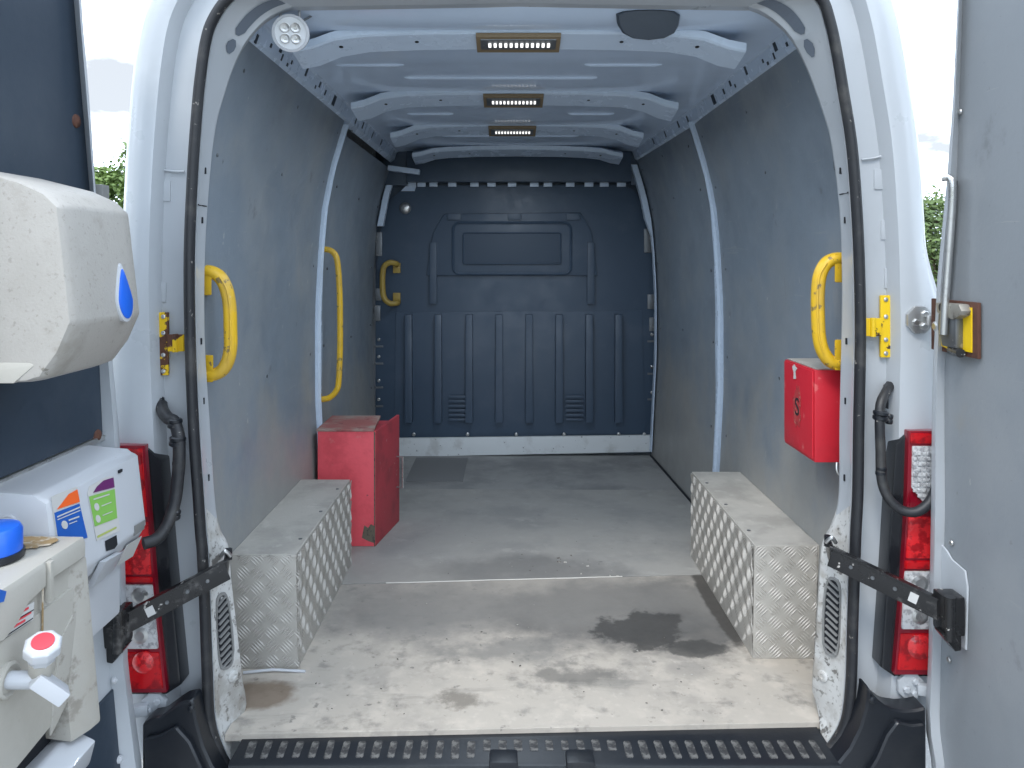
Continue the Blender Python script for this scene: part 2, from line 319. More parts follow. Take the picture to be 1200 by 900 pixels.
# vent grille, bolts and slots on the frame
for side, z0, z1 in ((-1, 783, 693), (1, 767, 675)):
    za = P(0, z0, 1.93).z; zb = P(0, z1, 1.93).z; zc = (za + zb) / 2
    pts = []
    for k in range(24):
        a = 2 * math.pi * k / 24; c, s = math.cos(a), math.sin(a)
        u = .60 + .26 * (abs(c) ** .6) * (1 if c > 0 else -1); z = zc + (zb - za) / 2 * (abs(s) ** .75) * (1 if s > 0 else -1)
        pts.append((u, z))
    front = [frame_pt(side, z, u, .005)[0] for u, z in pts]; back = [frame_pt(side, z, u, -.002)[0] for u, z in pts]
    inn = [frame_pt(side, zc + (z - zc) * .93, .60 + (u - .60) * .78, .005)[0] for u, z in pts]; deep = [frame_pt(side, zc + (z - zc) * .93, .60 + (u - .60) * .78, .001)[0] for u, z in pts]
    g = MB().loft([back, front, inn, deep], True, False).add(deep, [tuple(range(24))], 1).build('vent_grille', [grey_pl, hole], van, smooth=40)
    for k in range(11):
        z = za + (zb - za) * (k + 1) / 12.2
        p, n = frame_pt(side, z - .008, .43, .004); q, n2 = frame_pt(side, z + .008, .76, .004)
        MB().bar(p, q, .004, .007, n).build('louvre', grey_pl, g, bevel=.001)
    p, n = frame_pt(side, P(0, 790, 1.95).z, .75, 0)
    MB().lathe(p, n, [(.014, -.002), (.014, .004), (.010, .006), (.006, .006), (.005, .003)], 16).build('grommet', frame_dirty, van)
    for py in (200, 258, 400, 470, 560):
        p, n = frame_pt(side, P(0, py, 1.93).z, .7, .0005)
        MB().bar(p - Vector((0, 0, .008)), p + Vector((0, 0, .008)), .004, .006, n).build('frame_slot', hole, van)
    # overlapping sheet joint on the frame flange
    zz = P(0, 241 if side < 0 else 227, 1.93).z
    MB().tube([frame_pt(side, zz, t, .001)[0] for t in (.1, .4, .7, .95)], .0016, 6).build('frame_joint', hole, van)

# header slots in the arch corners (dark openings beside the reinforcing arch)
def arch_slot(side, k0, k1, w0, w1):
    secs = rings[side][3]; f = []; 
    for k in range(k0, k1 + 1):
        b = secs[k][2]; a = secs[k][3]; e = 1 if k0 < k < k1 else .35
        m = (w0 + w1) / 2; u0 = m + (w0 - m) * e; u1 = m + (w1 - m) * e
        f.append([b + (a - b) * u0 + Vector((0, -.0025, -.001)), b + (a - b) * u1 + Vector((0, -.0025, -.001))])
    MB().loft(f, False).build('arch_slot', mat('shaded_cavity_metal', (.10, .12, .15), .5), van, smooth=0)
for side in (-1, 1):
    arch_slot(side, 76, 79, .22, .62); arch_slot(side, 80, 92, .22, .62)

# embossed pads, sealer joints on the pillars
def pillar_pt(side, px, py, d): return P(px, py, d)
for pts in ((188, 212, 200, 236), (184, 270, 191, 296), (181, 331, 195, 354), (1024, 198, 1036, 222), (1032, 258, 1043, 281), (1036, 314, 1048, 338)):
    a = P(pts[0], pts[1], 1.918); b = P(pts[2], pts[3], 1.918)
    MB().span((a.x, 1.9150, b.z), (b.x, 1.925, a.z)).build('embossed_pad', white, van, bevel=.002)
for (x0, y0, x1, y1) in ((190, 199, 216, 201), (1010, 187, 1037, 182)):
    MB().tube([P(x0, y0, 1.915), P((x0 + x1) / 2, (y0 + y1) / 2 + 1, 1.913), P(x1, y1, 1.915)], .003, 6).build('sealer_joint', white, van)

# interior linings
def lining(name, side, d0, d1, h0, h1, inset=0, n=18, m=ply, nd=4, th=.009):
    secs = []
    hs = [h0 + (h1 - h0) * k / n for k in range(n + 1)]
    for j in range(nd + 1):
        d = d0 + (d1 - d0) * j / nd
        a = [wall_pt(side, h, d, inset) for h in hs]; b = [wall_pt(side, h, d, inset - th) for h in hs]
        secs.append(a + b[::-1])
    return MB().loft(secs).build(name, m, van, smooth=30)
lining('wall_panel', -1, 1.975, 3.20, .0, 1.768)
lining('wall_panel', -1, 3.305, 4.56, .0, 1.70, -.004)
lining('wall_panel', 1, 1.975, 3.30, .0, 1.785)
lining('wall_panel', 1, 3.395, 4.56, .0, 1.76, -.002)
# pillars between the wall panels
def pillar(side, d0, d1, bulge0, bulge1, h1):
    hs = [k * h1 / 30 for k in range(31)]; secs = []
    for h in hs:
        b = max(0, 1 - abs(h - (bulge0 + bulge1) / 2) / ((bulge1 - bulge0) / 2)) ** .6 * .022
        e = d1 + b - (.02 if h > 1.4 else 0)
        secs.append([wall_pt(side, h, d0, -.015), wall_pt(side, h, d0, .012), wall_pt(side, h, d0 + .016, .020), wall_pt(side, h, d0 + .022, .006), wall_pt(side, h, e, .004), wall_pt(side, h, e + .01, -.015)])
    p = MB().loft(secs).build('body_pillar', white_in, van, smooth=35)
    for h in (.62, .80, .93, 1.05, 1.15, 1.26):
        c = wall_pt(side, h, (d0 + d1) / 2 + .012, .0055)
        MB().box(c, (.004, .016, .022)).build('slot', hole, p, bevel=.001)
pillar(-1, 3.203, 3.285, .55, 1.1, 1.73); pillar(1, 3.303, 3.385, .5, 1.15, 1.76)
# pillars beside the bulkhead
for side, h0, h1 in ((-1, 1.36, 1.60), (1, .04, 1.72)):
    hs = [h0 + (h1 - h0) * k / 16 for k in range(17)]
    MB().loft([[wall_pt(side, h, 4.49, .012), wall_pt(side, h, 4.49, .045 if h > 1.33 else .018), wall_pt(side, h, 4.53, .045 if h > 1.33 else .018), wall_pt(side, h, 4.53, .0)] for h in hs]).build('front_pillar', white_in, van, smooth=35)

# fixing screws of the wall panels
for side, d0, d1 in ((-1, 2.0, 3.17), (1, 2.0, 3.27), (-1, 3.34, 4.5), (1, 3.43, 4.5)):
    for h in (.42, .78, 1.12, 1.46, 1.70):
        for d in (d0 + .035, d1 - .03) + (((d0 + d1) / 2,) if h in (.78, 1.46, 1.70) else ()):
            dd = d + random.uniform(-.02, .02); hh = h + random.uniform(-.03, .03)
            MB().lathe(wall_pt(side, hh, dd, .0), (-side, 0, 0), [(.0055, -.004), (.0055, .0015), (.002, .0022)], 10).build('panel_screw', steel_dk, van)
# floor boards
STAIN_OIL = [((.042, .04, .038), .36, 2.43, .15, .12, 1.1, 7, .12, .85), ((.05, .048, .045), .50, 2.30, .11, .05, 1.0, 10, .15, .8)]
base_sp = [((.27, .25, .225), 3, .48, .68, .7), ((.52, .465, .40), 9, .48, .66, .7), ((.17, .16, .145), 14, .52, .70, .6), ((.20, .19, .17), 9, .54, .70, .55, (.25, 1.5, 1)), ((.10, .095, .09), 26, .63, .70, .6), ((.56, .51, .445), 34, .57, .76, .55), ((.09, .085, .08), 60, .70, .75, .7)]
floor_front = mat('dusty_floor_ply', (.43, .388, .335), .7, spots=base_sp, bump=(60, .35), rvar=.15, shapes=[  # dusty beige ply, colour also lightened for the daylight near the opening
    ((.125, .122, .118), -.28, 2.56, .32, .19, .9, 6, .5, .7), ((.085, .083, .08), .28, 2.53, .38, .24, .7, 6, .35, .85),
    ((.085, .083, .08), .56, 2.55, .19, .26, .7, 9, .3, .8), ((.215, .205, .19), .0, 2.68, .95, .27, .8, 4, .5, .6), *STAIN_OIL,
    ((.05, .045, .04), .645, 2.62, .035, .33, .5, 12, .2, .9), ((.17, .15, .125), -.195, 2.04, .05, .035, 1.6, 26, .5, .8), ((.15, .14, .125), .10, 2.15, .11, .05, 1.5, 18, .5, .8),
    ((.16, .11, .07), -.73, 2.06, .10, .07, .5, 14, .25, .8), ((.16, .155, .145), -.06, 2.30, .20, .06, 1.4, 12, .6, .7)])
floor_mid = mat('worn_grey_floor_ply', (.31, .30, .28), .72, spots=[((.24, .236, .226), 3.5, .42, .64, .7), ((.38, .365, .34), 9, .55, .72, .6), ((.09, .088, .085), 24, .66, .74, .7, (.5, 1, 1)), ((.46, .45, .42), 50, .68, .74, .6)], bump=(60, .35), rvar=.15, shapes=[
    ((.045, .043, .04), .33, 2.72, .12, .045, .6, 14, .15, .9), ((.13, .128, .125), .0, 2.85, .34, .16, .5, 8, .35, .7), ((.30, .285, .26), -.5, 2.75, .25, .2, .4, 6, .5, .6)])
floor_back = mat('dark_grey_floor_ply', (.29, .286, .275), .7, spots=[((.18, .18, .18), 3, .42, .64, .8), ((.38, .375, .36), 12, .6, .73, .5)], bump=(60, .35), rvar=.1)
def board(pts, m, th=.018, lift=0):
    vs = [Vector((x, y, FL - th + lift)) for x, y in pts]
    return MB().prism(vs, (0, 0, th)).build('floor_board', m, van, bevel=.0015, smooth=0)
yA, yB = FLR(430, 684).y, FLR(800, 674).y
sl = (yB - yA) / (FLR(800, 674).x - FLR(430, 684).x)
def ys(x): return yA + sl * (x - FLR(430, 684).x)
fl, fr = FLR(278, 860), FLR(968, 846)
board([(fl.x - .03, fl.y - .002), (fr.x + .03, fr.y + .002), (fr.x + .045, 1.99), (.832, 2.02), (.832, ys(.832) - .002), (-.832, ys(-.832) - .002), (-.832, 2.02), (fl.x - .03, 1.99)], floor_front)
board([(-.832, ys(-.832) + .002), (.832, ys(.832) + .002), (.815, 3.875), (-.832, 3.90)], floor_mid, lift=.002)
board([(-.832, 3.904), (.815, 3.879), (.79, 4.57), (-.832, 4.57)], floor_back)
a = FLR(470, 575); b = FLR(548, 538)
MB().span((a.x, 4.02, FL + .0005), (b.x, 4.50, FL + .004)).build('floor_patch', flat('dark_mat', (.17, .17, .17), .8), van, bevel=.001)
for x0, x1 in ((-.50, .36),):
    n = 14
    MB().tube([Vector((x0 + (x1 - x0) * k / n, ys(x0 + (x1 - x0) * k / n), FL + .0008 + random.uniform(-.0005, .0006))) for k in range(n + 1)], .003, 6, sq=(1, .5)).build('seam_strip', flat('pale_board_edge', (.55, .53, .49), .6), van)
# dark gap line along the right hand wall foot
MB().tube([wall_pt(1, .004, d, .004) for d in (3.05, 3.3, 3.7, 4.2, 4.54)], .006, 6).build('wall_foot_line', hole, van)

# wheel arch boxes with tread plate
def tread(mb, o, u, v, lu, lv, cell=.042, jit=.1):
    o = Vector(o); u = Vector(u); v = Vector(v); n = u.cross(v).normalized()
    nu, nv = int(lu / cell), int(lv / cell)
    for i in range(nu + 1):
        for j in range(nv + 1):
            c = Vector(((i + .5) * cell, (j + .5) * cell)); s = 1 if (i + j) % 2 else -1
            ax = Vector((.7071, .7071 * s)); px = Vector((-ax.y, ax.x))
            for k in range(5):
                p = c + px * (k - 2) * .0080; l = .0225 - .002 * abs(k - 2); w = .0026
                q = [p - ax * l, p - px * w, p + ax * l, p + px * w]; q = [Vector((min(max(a.x, .002), lu - .002), min(max(a.y, .002), lv - .002))) for a in q]
                if (q[0] - q[2]).length < .012: continue
                t = (q[1] + q[3]) / 2
                mb.add([o + u * a.x + v * a.y + n * .0002 for a in q] + [o + u * t.x + v * t.y + n * .0030], [(0, 1, 4), (1, 2, 4), (2, 3, 4), (3, 0, 4)])
def arch_box(side, d0, d1, xi, h):
    xo = wid(.1) + .0
    x0, x1 = sorted((side * xi, side * (wid(.05) + .004)))
    xt = side * wid(.33)
    MBo = MB()
    A = [Vector((side * (xi - .006), d0, FL)), Vector((side * xi, d0, FL + h)), Vector((xt, d0, FL + h)), Vector((side * wid(0), d0, FL))]
    B = [q + Vector((0, d1 - d0, 0)) for q in A]
    MBo.loft([A, B])
    for i, f in enumerate(MBo.f): pass
    b = MBo.build('wheel_arch_box', [ali], van, bevel=.003)
    t = MB(); tb = MB()
    # rear face
    w = wid(.3) - xi
    if side < 0: tread(t, (-wid(.02), d0 - .0005, FL), (1, 0, 0), (0, 0, 1), w, h)
    else: tread(t, (xi - .004, d0 - .0005, FL), (1, 0, 0), (0, 0, 1), w, h)
    # inner face
    if side < 0: tread(t, (-xi + .004, d0, FL), (0, 1, 0), (0, 0, 1), d1 - d0, h)
    else: tread(t, (xi - .004, d1, FL), (0, -1, 0), (0, 0, 1), d1 - d0, h)
    t.build('tread_bars', ali_bar, b, smooth=0, kind='stuff')
    x0, x1 = sorted((side * xi, xt)); MB().span((x0 + .004, d0 + .004, FL + h - .001), (x1 - .004, d1 - .004, FL + h + .0006)).build('dusty_top', ali_top, b, smooth=0)
    for k in range(3):
        MB().lathe((side * (xi + .02), d0 + .12 + .25 * k, FL + h), (0, 0, 1), [(.006, 0), (.006, .002), (.003, .003)], 8).build('rivet', steel_dk, b)
    return b
arch_box(-1, 2.19, 2.935, .664, .326); arch_box(1, 2.245, 3.02, .662, .332)
MB().tube([FLR(285, 790) + Vector((0, 0, .004)), FLR(320, 788) + Vector((0, 0, .008)), FLR(358, 788) + Vector((0, 0, .003))], .004, 6).build('torn_trim_strip', wplastic, van)

# roof skin
prof = [(-.752, 1.752), (-.750, 1.79), (-.72, 1.799), (-.64, 1.801), (-.55, 1.802), (-.3, 1.803), (0, 1.803), (.3, 1.803), (.53, 1.803), (.62, 1.803), (.70, 1.803), (.742, 1.80), (.752, 1.772)]
secs = []
for k in range(60):
    d = 1.945 + k * (4.62 - 1.945) / 59
    sw = .004 * max(0, math.sin(2 * math.pi * (d - 2.35) / .355))     # pressed swages
    up = .035 * max(0, 1 - (d - 1.945) / .12) ** 1.5
    secs.append([Vector((x, d, FL + h + (up - sw * .6 if abs(x) < .66 else 0))) for x, h in prof])
MB().loft(secs, False).build('roof_skin', roofm, van, smooth=50)
slotm = flat('deep_slot', (.03, .04, .055), .6)
# cant rails with their slots
for side in (-1, 1):
    dh = 0 if side < 0 else .004
    pr = [(.755, 1.735), (.738, 1.748), (.732, 1.752), (.717, 1.794), (.710, 1.799), (.69, 1.815)]
    secs = []
    for k in range(14):
        d = 1.955 + k * .2; fr = 1 if k < 13 else 1
        tp = .05 * max(0, d - 3.3) / 1.25 if side > 0 else 0
        secs.append([Vector((side * (x - tp), d, FL + h + dh)) for x, h in pr])
    rail = MB().loft(secs, False).build('roof_side_rail', white_in, van, smooth=20)
    for (d, w, l, u) in ((2.16, .012, .012, .4), (2.24, .020, .03, .8), (2.27, .008, .02, .3), (2.33, .012, .01, .15), (2.36, .01, .012, .5), (2.52, .016, .03, .75), (2.66, .01, .012, .3), (2.70, .016, .02, .7), (2.79, .014, .02, .5), (2.93, .036, .038, .5), (3.35, .016, .03, .5), (3.5, .02, .03, .6), (3.75, .014, .03, .5), (4.0, .02, .03, .6), (2.05, .012, .025, .1)):
        tp = .05 * max(0, d - 3.3) / 1.25 if side > 0 else 0; a = Vector((side * (.7315 - tp), d, FL + 1.752 + dh)); b = Vector((side * (.7170 - tp), d, FL + 1.794 + dh)); c = a + (b - a) * u; y = (b - a).normalized()
        nrm = Vector((-side * y.z * side * side, 0, y.x * side * side)); nrm = Vector((-side * abs(y.z), 0, -abs(y.x))).normalized()
        MB().bar(c - y * l / 2, c + y * l / 2, w, .003, nrm).build('slot', slotm, rail)
# roof bows with lamps
def bow(d, w, xl, xr, hb, lamp=None, drop=.055):
    xs = [xl, xl + .05, xl + .115, xl + .2, xl + .36, (xl + xr) / 2, xr - .36, xr - .2, xr - .115, xr - .05, xr]
    zs = [-drop, -drop * .8, -drop * .33, -.006, 0, .003, 0, -.006, -drop * .33, -drop * .8, -drop]
    wd = [1.25, 1.25, 1.15, 1, 1, 1, 1, 1, 1.15, 1.25, 1.25]
    secs = []
    for x, z, q in zip(xs, zs, wd):
        zz = FL + EYE + hb + z; ww = w * q
        secs.append([Vector((x, d - .004, zz + .045)), Vector((x, d - .001, zz + .026)), Vector((x, d + .005, zz + .021)), Vector((x, d + ww - .006, zz)), Vector((x, d + ww, zz + .006)), Vector((x, d + ww + .012, zz + .05)), Vector((x, d + .04, zz + .06))])
    b = MB().loft(secs).build('roof_bow', white_in, van, smooth=22)
    for u in (.1, .17, .27, .36, .64, .73, .83, .9):
        x = xl + (xr - xl) * u; z = float(np.interp(x, xs, zs))
        if u in (.17, .36, .64, .83): MB().box((x, d + w + .004, FL + EYE + hb + z + .012), (.07, .012, .008)).build('slot', hole, b)
        else: MB().lathe((x, d + w * .45, FL + EYE + hb + z + .0115), (0, -.19, -1), [(.006, -.001), (.006, .0006)], 10).build('hole', hole, b)
    if lamp:
        x0, x1, n = lamp; zz = FL + EYE + hb + .003
        def lpt(x, u, t): return Vector((x, d + u * w, zz + .020 * (1 - u) - t))
        def plate(xa, xb_, u0, u1, t0, t1): return MB().prism([lpt(xa, u0, t0), lpt(xb_, u0, t0), lpt(xb_, u1, t0), lpt(xa, u1, t0)], (0, 0, -(t1 - t0)))
        plate(x0, x1, .0, .98, -.002, .010).build('interior_lamp', amber, b, bevel=.002)
        plate(x0 + .012, x1 - .012, .12, .72, .008, .013).build('lamp_recess', steel_dk, b, bevel=.001)
        l = MB(); m = x1 - x0
        for k in range(n):
            x = x0 + m * (.16 + .70 * k / (n - 1)); l.box(lpt(x, .44, .014), (m * .032, w * .24, .006))
        l.build('led_row', led, b, smooth=0)
        la = bpy.data.lights.new('led_light', 'AREA'); la.shape = 'RECTANGLE'; la.size = m * .8; la.size_y = w * .5; la.energy = 1.5; la.color = (.78, .89, 1); la.spread = R(170)
        lo = link('led_light', la, b, loc=((x0 + x1) / 2, d + w * .44, zz - .012))
bow(2.125, .090, -.655, .600, .600, (-.148, .088, 12), .05)
bow(2.91, .115, -.655, .585, .600, (-.155, .075, 12), .055)
bow(3.64, .13, -.62, .58, .605, (-.155, .072, 12), .055)
bow(4.30, .13, -.60, .58, .585, None, .04)
for d, x0, x1 in ((2.50, -.62, -.40), (2.50, .19, .44), (2.68, -.42, .25), (3.35, -.5, -.3), (3.35, .2, .4), (3.95, -.4, .3)):
    MB().tube([Vector((x0, d, FL + 1.806)), Vector((x0 + .02, d, FL + 1.802)), Vector((x1 - .02, d, FL + 1.802)), Vector((x1, d, FL + 1.806))], .007, 8).build('roof_swage', roofm, van)
# rear header inner edge beam behind the seal
MB().span((-.60, 1.955, FL + 1.838), (.56, 1.99, FL + 1.872)).build('header_beam', white_in, van, bevel=.006)
# roof vent dome, seen from below
c = P(760, 29, 2.10); pts = [(722, 17), (730, 13), (745, 11), (760, 10.5), (777, 11), (790, 13), (797, 18), (795, 30), (790, 39), (778, 45), (760, 47), (742, 45), (730, 39), (724, 30)]
def roofpt(px, py, h): d = 900 * (h - EYE) / (303 - py); return P(px, py, d)
v0 = [P(x, y, 2.00 + (y - 10) * .0016) for x, y in pts]; ce = sum(v0, Vector()) / len(v0)
MB().loft([[p + Vector((0, .04, .03)) for p in v0], v0, [ce + (p - ce) * .93 + Vector((0, -.008, -.004)) for p in v0], [ce + (p - ce) * .3 + Vector((0, -.012, -.006)) for p in v0]]).build('roof_vent', flat('dark_blue_grey_plastic', (.05, .065, .085), .5), van, smooth=40)
# round work lamp
c = P(341, 39, 1.985); ax = Vector((.12, -1, -.25)).normalized()
wl = MB().lathe(c, ax, [(.02, -.045), (.04, -.03), (.0475, -.004), (.0475, .008), (.041, .011), (.040, .006)], 28).build('work_lamp', wplastic, van)
MB().lathe(c, ax, [(.0405, .004), (.0405, .0075), (.02, .0095), (.002, .010)], 28).build('lens', lens_frost, wl)
ux = ax.cross(Vector((0, 0, 1))).normalized(); uz = ux.cross(ax)
for k in range(4):
    a = R(45 + 90 * k); q = c + (ux * math.cos(a) + uz * math.sin(a)) * .019 + ax * .009
    MB().lathe(q, ax, [(.0135, -.001), (.0135, .002), (.012, .0025), (.010, .001), (.004, .0005), (.003, .003)], 16).build('lamp_cell', steel, wl)
MB().tube([P(329, 32, 2.0), P(329, 8, 2.0), P(351, 8, 2.0), P(351, 32, 2.0)], .004, 6).build('bracket', wplastic, wl)
MB().tube([P(350, 27, 2.0), P(368, 17, 2.03)], .003, 6).build('cable', steel_dk, wl)

# bulkhead
BK = 4.58
def B(px, py, d=BK): return P(px, py, d)
outl = [(440, 520), (440, 330), (446, 270), (456, 235), (470, 222), (490, 217), (730, 216), (745, 224), (755, 245), (762, 285), (768, 340), (770, 420), (770, 520)]
bk = MB().prism([B(x, y) for x, y in outl], (0, .03, 0)).build('bulkhead', bulk, van, bevel=.008)
MB().span((-.86, BK + .035, FL), (.84, BK + .05, FL + 1.9)).build('cab_shadow_panel', bulk, van)
def relief(name, pts, th, d=BK, bevel=.006, m=bulk): return MB().prism([B(x, y, d) for x, y in pts], (0, -th, 0)).build(name, m, bk, bevel=bevel)
relief('lower_panel', [(462, 508), (464, 366), (752, 364), (756, 508)], .007, bevel=.006)
relief('raised_surround', [(500, 323), (507, 274), (520, 251), (680, 249), (693, 272), (700, 323)], .020, bevel=.014)
def frame_loop(x0, y0, x1, y1, r, d, rad, name):
    pts = []
    for cx, cy, a0 in ((x1 - r, y0 + r, -90), (x1 - r, y1 - r, 0), (x0 + r, y1 - r, 90), (x0 + r, y0 + r, 180)):
        for k in range(5): a = R(a0 + 22.5 * k); pts.append(B(cx + r * math.cos(a), cy + r * math.sin(a), d))
    MB().tube(pts, rad, 6, loop=True).build(name, bulk, bk)
frame_loop(531, 261, 669, 321, 8, BK - .020, .010, 'window_surround')
relief('window_panel', [(543, 309), (543, 274), (657, 273), (657, 308)], .030, bevel=.004, m=flat('blank_window_panel', (.04, .062, .095), .55))
frame_loop(543, 273, 657, 309, 2, BK - .030, .005, 'window_gasket')
for x in (479.5, 514, 550, 585, 620, 655, 690, 724):
    MB().prism([B(x - 4.5, 494, BK - .005), B(x - 4, 368, BK - .005), B(x + 4, 368, BK - .005), B(x + 4.5, 494, BK - .005)], (0, -.045, 0)).build('bulkhead_rib', bulk, bk, bevel=.006)
for x in (500, 532, 567, 603, 638, 672, 707):
    MB().span(B(x - 8, 258 if 520 < x < 690 else 300, BK - .018), B(x + 8, 250 if 520 < x < 690 else 290, BK - .030)).build('upper_notch', bulk, bk, bevel=.006) if x in (532, 603, 672) else None
for x in (508, 692): MB().prism([B(x - 4.5, 356, BK), B(x - 4, 284, BK), B(x + 4, 284, BK), B(x + 4.5, 356, BK)], (0, -.03, 0)).build('bulkhead_rib', bulk, bk, bevel=.006)
for x0 in (526, 663):
    for k in range(6):
        MB().span(B(x0, 466 + k * 5.4, BK - .022), B(x0 + 20, 463.4 + k * 5.4, BK - .034)).build('louvre', bulk, bk, bevel=.003)
for x in (485, 548, 605, 661, 725, 755):
    MB().lathe(B(x, 509, BK - .024), (0, -1, 0), [(.011, 0), (.011, .004), (.006, .008)], 10).build('bolt', steel, bk)
for x, ys_ in ((444, (398, 418, 446, 468)), (764, (392, 430, 460))):
    for y in ys_:
        MB().lathe(B(x, y, BK - .005), (0, -1, 0), [(.010, 0), (.010, .004), (.005, .008)], 10).build('bolt', steel, bk)
        MB().span(B(x - 5, y + 7, BK - .006), B(x + 5, y + 9, BK + .0)).build('edge_tab', steel_dk, bk)
for x, y0, y1 in ((444, 272, 300), (443, 338, 352), (442, 358, 376), (759, 268, 296), (763, 345, 362), (765, 372, 388)):
    MB().span(B(x - 4, y0, BK - .012), B(x + 4, y1, BK)).build('edge_tab', steel_dk, bk, bevel=.003)
for x in (483, 494, 508, 530, 556, 576, 600, 626, 642, 668, 690, 708, 728):
    MB().span(B(x - 5, 213, BK - .02), B(x + 5, 219, BK - .004)).build('top_tab', white_in, bk, bevel=.002)
MB().prism([B(470, 224), B(478, 216), B(488, 218), B(486, 224)], (0, -.01, 0)).build('edge_tab', white_in, bk)
k = B(475, 244, BK)
MB().lathe(k, (0, -1, 0), [(.035, 0), (.035, .006), (.028, .014), (.012, .018)], 20).build('chrome_boss', steel, bk)
# dark beam above the bulkhead
MB().span((-.66, 4.50, FL + 1.62), (.66, 4.56, FL + 1.80)).build('cab_header', bulk, van, bevel=.01)
for s, d in ((-1, 0), (1, 0)):
    MB().span((s * .66, 4.52, FL + 1.60), (s * .80, 4.57, FL + 1.82)).build('corner_gusset', bulk, van, bevel=.01)
MB().bar(P(455, 197, 4.4), P(492, 202, 4.4), .05, .03).build('corner_bracket', white_in, van, bevel=.006)
# white kick plate
MB().prism([P(440, 536, 4.55), P(770, 529.5, 4.55), P(770, 510, 4.55), P(440, 514, 4.55)], (0, .02, 0)).build('kick_plate', mat('scuffed_kick_plate', (.62, .64, .64), .4, spots=[((.35, .34, .32), 9, .5, .7, .5), ((.06, .06, .06), 45, .66, .70, .8)]), van, bevel=.002)
# handle on the bulkhead
hp = smooth_path([B(465, 310, BK - .01), B(464, 309, BK - .05), B(456, 308, BK - .07), B(449, 316, BK - .07), B(449, 345, BK - .07), B(456, 355, BK - .07), B(465, 355, BK - .05), B(466, 354, BK - .01)], 5)
hd_ = MB().tube(hp, .017, 10).build('grab_handle', yellow_old, van)
for y in (314, 349): MB().span(B(461, y - 6, BK - .0), B(469, y + 6, BK - .02)).build('mount', yellow_old, hd_, bevel=.004)

# moulded yellow handles by the rear pillars
for pts, ends, s in (([(228, 320), (244, 318), (257, 324), (265, 338), (269, 358), (270, 385), (270, 408), (266, 425), (256, 437), (232, 442)], ((241, 313, 346), (243, 416, 448)), -1),
                     ([(996, 306), (982, 303), (969, 308), (961, 322), (958.5, 342), (958.5, 368), (960, 395), (965, 413), (976, 425), (996, 425)], ((985, 297, 331), (985, 398, 434)), 1)):
    hnd = MB().tube(smooth_path([P(x, y, 2.03) for x, y in pts], 6), .0185, 14, sq=(1.15, .92)).build('grab_handle', yellow, van, smooth=60)
    for x, y0, y1 in ends:
        MB().loft([[P(x - s * -7 * q, y, 2.03 + dy) for q, dy in ((-1, -.017), (1, -.013), (1, .013), (-1, .017))] for y in (y0, (y0 + y1) / 2, y1)]).build('mount', yellow, hnd, bevel=.005)
    MB().tube(smooth_path([P(x, y, 2.03 - .0222) for x, y in pts[2:-2]], 5),   .0022, 6).build('mould_line', yellow, hnd)
# tubular yellow handle on the left pillar
x0 = -wid(.9) + .012
tp = smooth_path([P(374, 292, 3.24), P(386, 293, 3.24), P(393, 299, 3.24), P(396, 312, 3.24), P(398, 345, 3.24), P(398.5, 400, 3.24), P(397, 445, 3.24), P(394, 458, 3.24), P(386, 466, 3.24), P(377, 468, 3.24)], 5)
th_ = MB().tube(tp, .0125, 10).build('grab_rail', yellow, van)
for y in (290, 468): MB().span(P(371, y - 5, 3.23), P(377, y + 5, 3.27)).build('mount', yellow, th_, bevel=.003)

# step plate and bumper
ST = -.013
sx0, sx1 = P(268, 0, 1.80).x, P(985, 0, 1.80).x
step = MB().loft([[Vector((x, 1.795, FL + ST - .09)), Vector((x, 1.792, FL + ST - .02)), Vector((x, 1.797, FL + ST - .004)), Vector((x, 1.806, FL + ST)), Vector((x, 1.96, FL + ST)), Vector((x, 1.96, FL + ST - .06))] for x in (sx0, sx0 + .02, sx1 - .02, sx1)]).build('step_plate', black, van, smooth=40)
pad = MB().prism([Vector((x, y, 0)) for x, y in [(-.0095, -.030), (-.006, -.036), (.006, -.036), (.0095, -.030), (.0095, .030), (.006, .036), (-.006, .036), (-.0095, .030)]], (0, 0, .0016)).build('tread_pad', mat('worn_step_pad', (.03, .03, .032), .6, spots=[((.14, .137, .13), 60, .44, .60, .9)], bump=(150, .5)), None, bevel=.0005)
n = 37; first = True
for k in range(n):
    x = sx0 + .035 + (sx1 - sx0 - .07) * k / (n - 1)
    o = pad if k == 0 else pad.copy()
    if k: COL.objects.link(o)
    short = 15 <= k <= 23
    o.parent = step; o.location = Vector((x, 1.850 + (.016 if short else 0), FL + ST - .0005)) - wloc(step); o.scale = (random.uniform(.9, 1.1), random.uniform(.85, 1.0) * (.62 if short else 1), 1); o.rotation_euler = (0, 0, random.uniform(-.04, .04) + (.12 if k < 8 else 0) * (1 - k / 8))
for px in (590, 680):
    a = P(px, 884, 1.80)
    cc = MB().box((a.x, 1.805, FL + ST - .010), (.066, .05, .05)).build('latch_catch', black, van, bevel=.006)
    MB().box((a.x, 1.7785, FL + ST - .012), (.040, .006, .028)).build('catch_plate', steel_dk, cc, bevel=.002)
    MB().box((a.x + .004, 1.775, FL + ST - .008), (.026, .003, .003)).build('catch_pin', steel, cc)
MB().span((-.78, 1.80, FL - .45), (.80, 1.90, FL - .13)).build('bumper_beam', black, van, bevel=.02)
